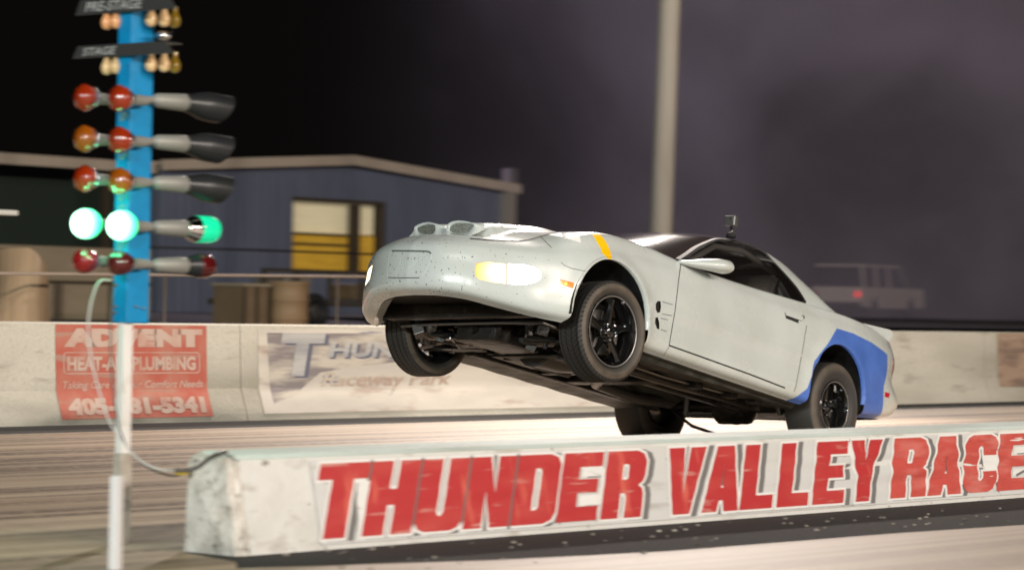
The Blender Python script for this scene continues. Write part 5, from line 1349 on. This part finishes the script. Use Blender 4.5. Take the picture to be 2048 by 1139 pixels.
# horizontal fence rail and wires behind the barrier
fence = empty('rail_fence', (30, 24, ground_z(24)), 'low pale pipe rail fence running behind the far barrier', 'fence')
M_rail = mat('pinkish_rail', (.36,.27,.21), .6)
def fp(px, py): p = atY(px, py, 24); return Vector((p.x-30, 0, p.z-ground_z(24)))
b = bmesh.new(); tube(b, [fp(-40,546), fp(500,551), fp(1060,557)], .018, 8); link_bm('top_rail', b, M_rail, fence, True)
for px in (-20, 330, 675, 1010):
    p = fp(px, 551); b = bmesh.new(); tube(b, [(p.x,0,-.05), (p.x,0,p.z)], .016, 8); link_bm('fence_post', b, mat('brown_fence_post', (.12,.09,.07), .6), fence, True)
cb_ = [atY(290,494,36), atY(520,500,36), atY(740,508,36), atY(1000,512,36)]
b = bmesh.new(); tube(b, cb_, .022, 6); tag(link_bm('overhead_wire', b, M_black, None, True), 'dark wire crossing in front of the blue shed below its opening', 'wire')
# things parked behind the fence
def px_box(name, x0, y0, x1, y1, Y, dep, m, label, cat, lid=None, bev=.03):
    a = atY(x0, y0, Y); c = atY(x1, y1, Y); g = ground_z(Y); root = empty(name, (a.x, Y, g), label, cat)
    w_ = c.x-a.x; h0 = max(0, c.z-g); h1 = a.z-g; return root, w_, h0, h1
M_tanbox = mat('tan_drum', (.27,.18,.095), .6, noise=[((1,1,.4), 3, .4, .7, (.30,.19,.10), 5)])
root, w_, h0, h1 = px_box('storage_drum', 545, 562, 606, 640, 35, .6, None, 'tall tan drum standing in front of the blue shed', 'drum')
b = bmesh.new(); r_ = w_/2*.9; lathe(b, [(.001,0),(r_,0),(r_+.02,.03),(r_,.06),(r_,h1*.33),(r_+.02,h1*.35),(r_,h1*.37),(r_,h1*.66),(r_+.02,h1*.68),(r_,h1*.70),(r_,h1-.04),(r_+.02,h1-.02),(r_,h1),(.001,h1-.01)], 'Z', 28, (w_/2,0,0)); link_bm('drum_shell', b, M_tanbox, root, True)
b = bmesh.new(); lathe(b, [(.03,h1-.008),(.03,h1+.03),(.001,h1+.03)], 'Z', 12, (w_/2+.2,0,0)); link_bm('drum_cap', b, M_alu, root, True)
# old trailer frame, dark clutter: a flat bed trailer with wheels
tr = empty('flatbed_trailer', (43, 38, ground_z(38)), 'dark flatbed trailer parked below the lit opening', 'trailer')
def tp(px, py): p = atY(px, py, 38); return p.x-43, p.z-ground_z(38)
xa, za = tp(470,548); xb, zb_ = tp(735,556)
b = bmesh.new(); box(b, (xa,-.7,za-.55), (xb,.7,za-.44), 0, .02); link_bm('bed', b, mat('dark_bed', (.035,.028,.02), .8), tr)
b = bmesh.new(); 
for t in (0,.25,.5,.75,1): box(b, (xa+(xb-xa-.08)*t,-.72,za-.44), (xa+(xb-xa-.08)*t+.07,-.66,za+.05))
box(b, (xa,-.75,za+.051), (xb,-.66,za+.12)); link_bm('side_rail', b, mat('dark_rail', (.045,.034,.022), .7), tr)
for x in (xa+.45, xa+1.25, xb-.5):
    b = bmesh.new(); lathe(b, [(.18,-.1),(.32,-.1),(.35,-.05),(.35,.05),(.32,.1),(.18,.1)], 'Y', 24, (x,-.78,.33), True); w__ = link_bm('wheel', b, M_black, tr, True)
    b = bmesh.new(); lathe(b, [(.001,-.04),(.08,-.06),(.18,-.03),(.18,.06)], 'Y', 20, (x,-.78,.33)); link_bm('hub', b, M_alu, w__, True)
b = bmesh.new(); box(b, (xa+.8,-.5,za-.43), (xa+1.5,.3,za-.02), 0, .05); link_bm('tool_box', b, mat('grey_tool_box', (.18,.15,.12), .6), tr)
b = bmesh.new(); box(b, (xb-.9,-.5,za-.43), (xb-.3,.2,za-.12), 0, .05); link_bm('tool_box', b, mat('brown_tool_box', (.16,.11,.06), .6), tr)
cr_ = empty('storage_crate', (0, 0, 0), 'stained tan crate with a slatted side left of the drum', 'crate')
ca, cc = atY(486, 566, 35), atY(538, 640, 35); cg = ground_z(35); cr_.location = (ca.x, 35, cg); cw, ch = cc.x-ca.x, ca.z-cg
b = bmesh.new(); box(b, (0,0,0), (cw,.7,ch-.05), 0, .01); link_bm('crate_body', b, mat('crate_ply', (.15,.10,.055), .8, noise=[((1,1,1), 4, .4, .7, (.17,.12,.07), 5)]), cr_)
b = bmesh.new(); box(b, (-.03,-.03,ch-.049), (cw+.03,.73,ch), 0, .008); link_bm('lid', b, M_tan, cr_)
b = bmesh.new()
for t in (.0, .46, .92): box(b, (cw*t,-.03,0), (cw*t+.08*cw,-.002,ch-.052))
link_bm('batten', b, M_fr, cr_)
# golf cart at the far left edge
gc = empty('golf_cart', (23, 25, ground_z(25)), 'tan golf cart partly cut off by the left edge of the picture', 'golf cart')
def gpz(px, py): p = atY(px, py, 25); return p.x-23, p.z-ground_z(25)
x1g, z1g = gpz(45, 520); _, zr_ = gpz(5, 430)
b = bmesh.new(); prism(b, [(x1g-1.9,.28),(x1g,.28),(x1g+.01,.55),(x1g-.05,z1g-.08),(x1g-.16,z1g+.06),(x1g-.34,z1g+.14),(x1g-.42,.50),(x1g-.9,.48),(x1g-1.0,.72),(x1g-1.9,.72)], 'Y', -.5, .5)
bmesh.ops.recalc_face_normals(b, faces=b.faces); bmesh.ops.bevel(b, geom=b.edges[:], offset=.03, segments=2, affect='EDGES'); link_bm('body', b, mat('tan_cart_body', (.42,.30,.19), .35, coat=.5), gc, True)
b = bmesh.new(); box(b, (x1g-1.9,-.55,zr_-.02), (x1g-.55,.55,zr_+.04), 0, .02); link_bm('roof', b, mat('white_cart_roof', (.7,.68,.62), .5), gc)
for (x, y) in ((x1g-.80,-.48),(x1g-.80,.48),(x1g-1.7,-.48),(x1g-1.7,.48)):
    b = bmesh.new(); tube(b, [(x-.04,y,.5), (x+.02,y,zr_)], .015, 6); link_bm('roof_strut', b, M_black, gc)
for (x, y) in ((x1g-.36,-.45),(x1g-.36,.45),(x1g-1.5,-.45),(x1g-1.5,.45)):
    b = bmesh.new(); lathe(b, [(.10,-.08),(.19,-.08),(.22,-.03),(.22,.03),(.19,.08),(.10,.08)], 'Y', 22, (x,y,.21), True); link_bm('wheel', b, M_black, gc, True)
# white boxy wagon beyond the barrier, driving away
vw = empty('white_wagon', (0,0,0), 'white boxy wagon in the smoke behind the coupe tail with one red tail lamp lit', 'car')
VD = 98.0; vp_ = CO+px2ray(1722, 636)*VD; vz = vp_.z
M_vw = mat('old_white_paint', (.72,.62,.55), .4, coat=.3); M_vglass = mat('wagon_glass', (.03,.025,.035), .1)
# local frame: x forward (to the right and away), y left side away from us
hd = R(-5)   # heading angle in world
ang = math.atan2(Rt.y, Rt.x)+R(57)
vw.location = (vp_.x, vp_.y, vz-.02); vw.rotation_euler = (0,0,ang)
# body origin at the rear right bottom corner; near side is y=0 .. far side y=+1.9
prof_low = [(0,.42),(.02,.95),(.05,1.05),(4.7,1.05),(4.78,.98),(4.85,.60),(4.8,.40),(4.25,.38),(4.2,.60),(4.05,.75),(3.75,.75),(3.6,.60),(3.55,.36),(1.45,.36),(1.4,.60),(1.25,.75),(.95,.75),(.80,.60),(.75,.38)]
b = bmesh.new(); prism(b, prof_low, 'Y', 0, 1.85); bmesh.ops.recalc_face_normals(b, faces=b.faces); link_bm('body', b, M_vw, vw)
b = bmesh.new(); v0 = [(.12,.04,1.05),(3.55,.04,1.05),(3.55,1.81,1.05),(.12,1.81,1.05)]; v1 = [(.20,.12,1.72),(2.95,.12,1.72),(2.95,1.73,1.72),(.20,1.73,1.72)]
A = [b.verts.new(p) for p in v0]; B2 = [b.verts.new(p) for p in v1]; b.faces.new(B2)
for k in range(4): b.faces.new((A[k], A[(k+1)%4], B2[(k+1)%4], B2[k]))
bmesh.ops.recalc_face_normals(b, faces=b.faces); link_bm('window_glass', b, M_vglass, vw)
b = bmesh.new(); box(b, (.12,.06,1.722), (3.0,1.79,1.80), 0, .03); link_bm('roof', b, M_vw, vw)
for (xa_, xb__) in ((.14,.34),(1.10,1.30),(2.05,2.22)):
    b = bmesh.new(); q(b, [(xa_,.025,1.05),(xb__,.025,1.05),(xb__+.02,.105,1.725),(xa_+.04,.105,1.725)]); q(b, [(xa_,.06,1.05),(xa_+.04,.14,1.725),(xb__+.02,.14,1.725),(xb__,.06,1.05)]); q(b, [(xa_,.025,1.05),(xa_+.04,.105,1.725),(xa_+.04,.14,1.725),(xa_,.06,1.05)]); link_bm('pillar', b, M_vw, vw)
b = bmesh.new(); q(b, [(3.50,.02,1.05),(3.60,.02,1.05),(3.0,.10,1.73),(2.9,.10,1.73)]); q(b, [(3.50,.06,1.05),(2.9,.14,1.73),(3.0,.14,1.73),(3.60,.06,1.05)]); link_bm('pillar', b, M_vw, vw)
for y in (.06,):
    b = bmesh.new(); box(b, (-.03,y,.72), (.005,y+.16,.90), 0, .01); link_bm('tail_light', b, mat('lit_tail_lamp', (.8,.05,.05), .2, emit=(1,.05,.06), estr=1.0), vw)
b = bmesh.new(); box(b, (-.03,1.63,.72), (.005,1.79,.90), 0, .01); link_bm('tail_light', b, M_redlens, vw)
b = bmesh.new(); box(b, (-.10,.0,.40), (-.005,1.85,.55), 0, .02); link_bm('rear_bumper', b, M_alu, vw)
for x in (1.10, 3.90):
    for y in (.10, 1.60):
        b = bmesh.new(); lathe(b, [(.17,-.09),(.31,-.09),(.34,-.05),(.34,.05),(.31,.09),(.17,.09)], 'Y', 24, (x,y+.05,.34), True); wq = link_bm('wheel', b, M_black, vw, True)
        b = bmesh.new(); lathe(b, [(.001,-.06),(.10,-.08),(.17,-.04)], 'Y', 18, (x,y+.05,.34)); link_bm('hub', b, M_alu, wq, True)
# field rise on which the wagon stands
b = bmesh.new(); c = Vector((vw.location.x, vw.location.y, 0))
n = 24; V = {}
for i in range(n+1):
    for j in range(n+1):
        u = -1+2*i/n; v = -1+2*j/n; d = min(1, max(abs(u), abs(v))); h = (vz-.03-(.75-.012))*(1 if d < .55 else max(0, 1-(d-.55)/.45)**1.5)
        V[i,j] = b.verts.new((c.x+u*46+10, c.y+v*26+6, .735+h))
for i in range(n):
    for j in range(n): b.faces.new((V[i,j], V[i+1,j], V[i+1,j+1], V[i,j+1]))
tag(link_bm('field_rise', b, M_dirt, None, True), None, None, kind='structure')

# ================================================================== SMOKE
def smoke(name, lo, hi, dens):
    b = bmesh.new(); box(b, lo, hi); m = bpy.data.materials.new(name+'_volume'); m.use_nodes = True; nt = m.node_tree
    nt.nodes.remove(nt.nodes['Principled BSDF']); out = nt.nodes['Material Output']
    pv = nt.nodes.new('ShaderNodeVolumePrincipled'); pv.inputs['Color'].default_value = (.86,.77,.86,1); pv.inputs['Anisotropy'].default_value = .1
    t = nt.nodes.new('ShaderNodeTexCoord'); nz = nt.nodes.new('ShaderNodeTexNoise'); nz.inputs['Scale'].default_value = .10; nz.inputs['Detail'].default_value = 5; nz.inputs['Roughness'].default_value = .62; nz.inputs['Distortion'].default_value = .6
    nt.links.new(t.outputs['Object'], nz.inputs['Vector'])
    mr = nt.nodes.new('ShaderNodeMapRange'); mr.inputs['From Min'].default_value = .46; mr.inputs['From Max'].default_value = .64; mr.inputs['To Min'].default_value = .10; mr.inputs['To Max'].default_value = 1
    nt.links.new(nz.outputs['Fac'], mr.inputs['Value'])
    sx = nt.nodes.new('ShaderNodeSeparateXYZ'); nt.links.new(t.outputs['Object'], sx.inputs[0])
    # fade towards the left side of the smoke bank: along the direction X - Y*k
    cmb = nt.nodes.new('ShaderNodeMath'); cmb.operation = 'MULTIPLY_ADD'; cmb.inputs[1].default_value = -1.222; nt.links.new(sx.outputs[1], cmb.inputs[0]); nt.links.new(sx.outputs[0], cmb.inputs[2])
    fx_ = nt.nodes.new('ShaderNodeMapRange'); fx_.interpolation_type = 'SMOOTHERSTEP'; fx_.inputs['From Min'].default_value = -9; fx_.inputs['From Max'].default_value = 17; nt.links.new(cmb.outputs[0], fx_.inputs['Value'])
    mu_ = nt.nodes.new('ShaderNodeMath'); mu_.operation = 'MULTIPLY'; nt.links.new(mr.outputs[0], mu_.inputs[0]); nt.links.new(fx_.outputs[0], mu_.inputs[1])
    m2 = nt.nodes.new('ShaderNodeMath'); m2.operation = 'MULTIPLY'; m2.inputs[1].default_value = dens; nt.links.new(mu_.outputs[0], m2.inputs[0])
    nt.links.new(m2.outputs[0], pv.inputs['Density']); nt.links.new(pv.outputs[0], out.inputs['Volume'])
    return tag(link_bm(name, b, m), None, None, kind='stuff')
smoke('smoke', (38, 33, .9), (96, 66, 16), .050)
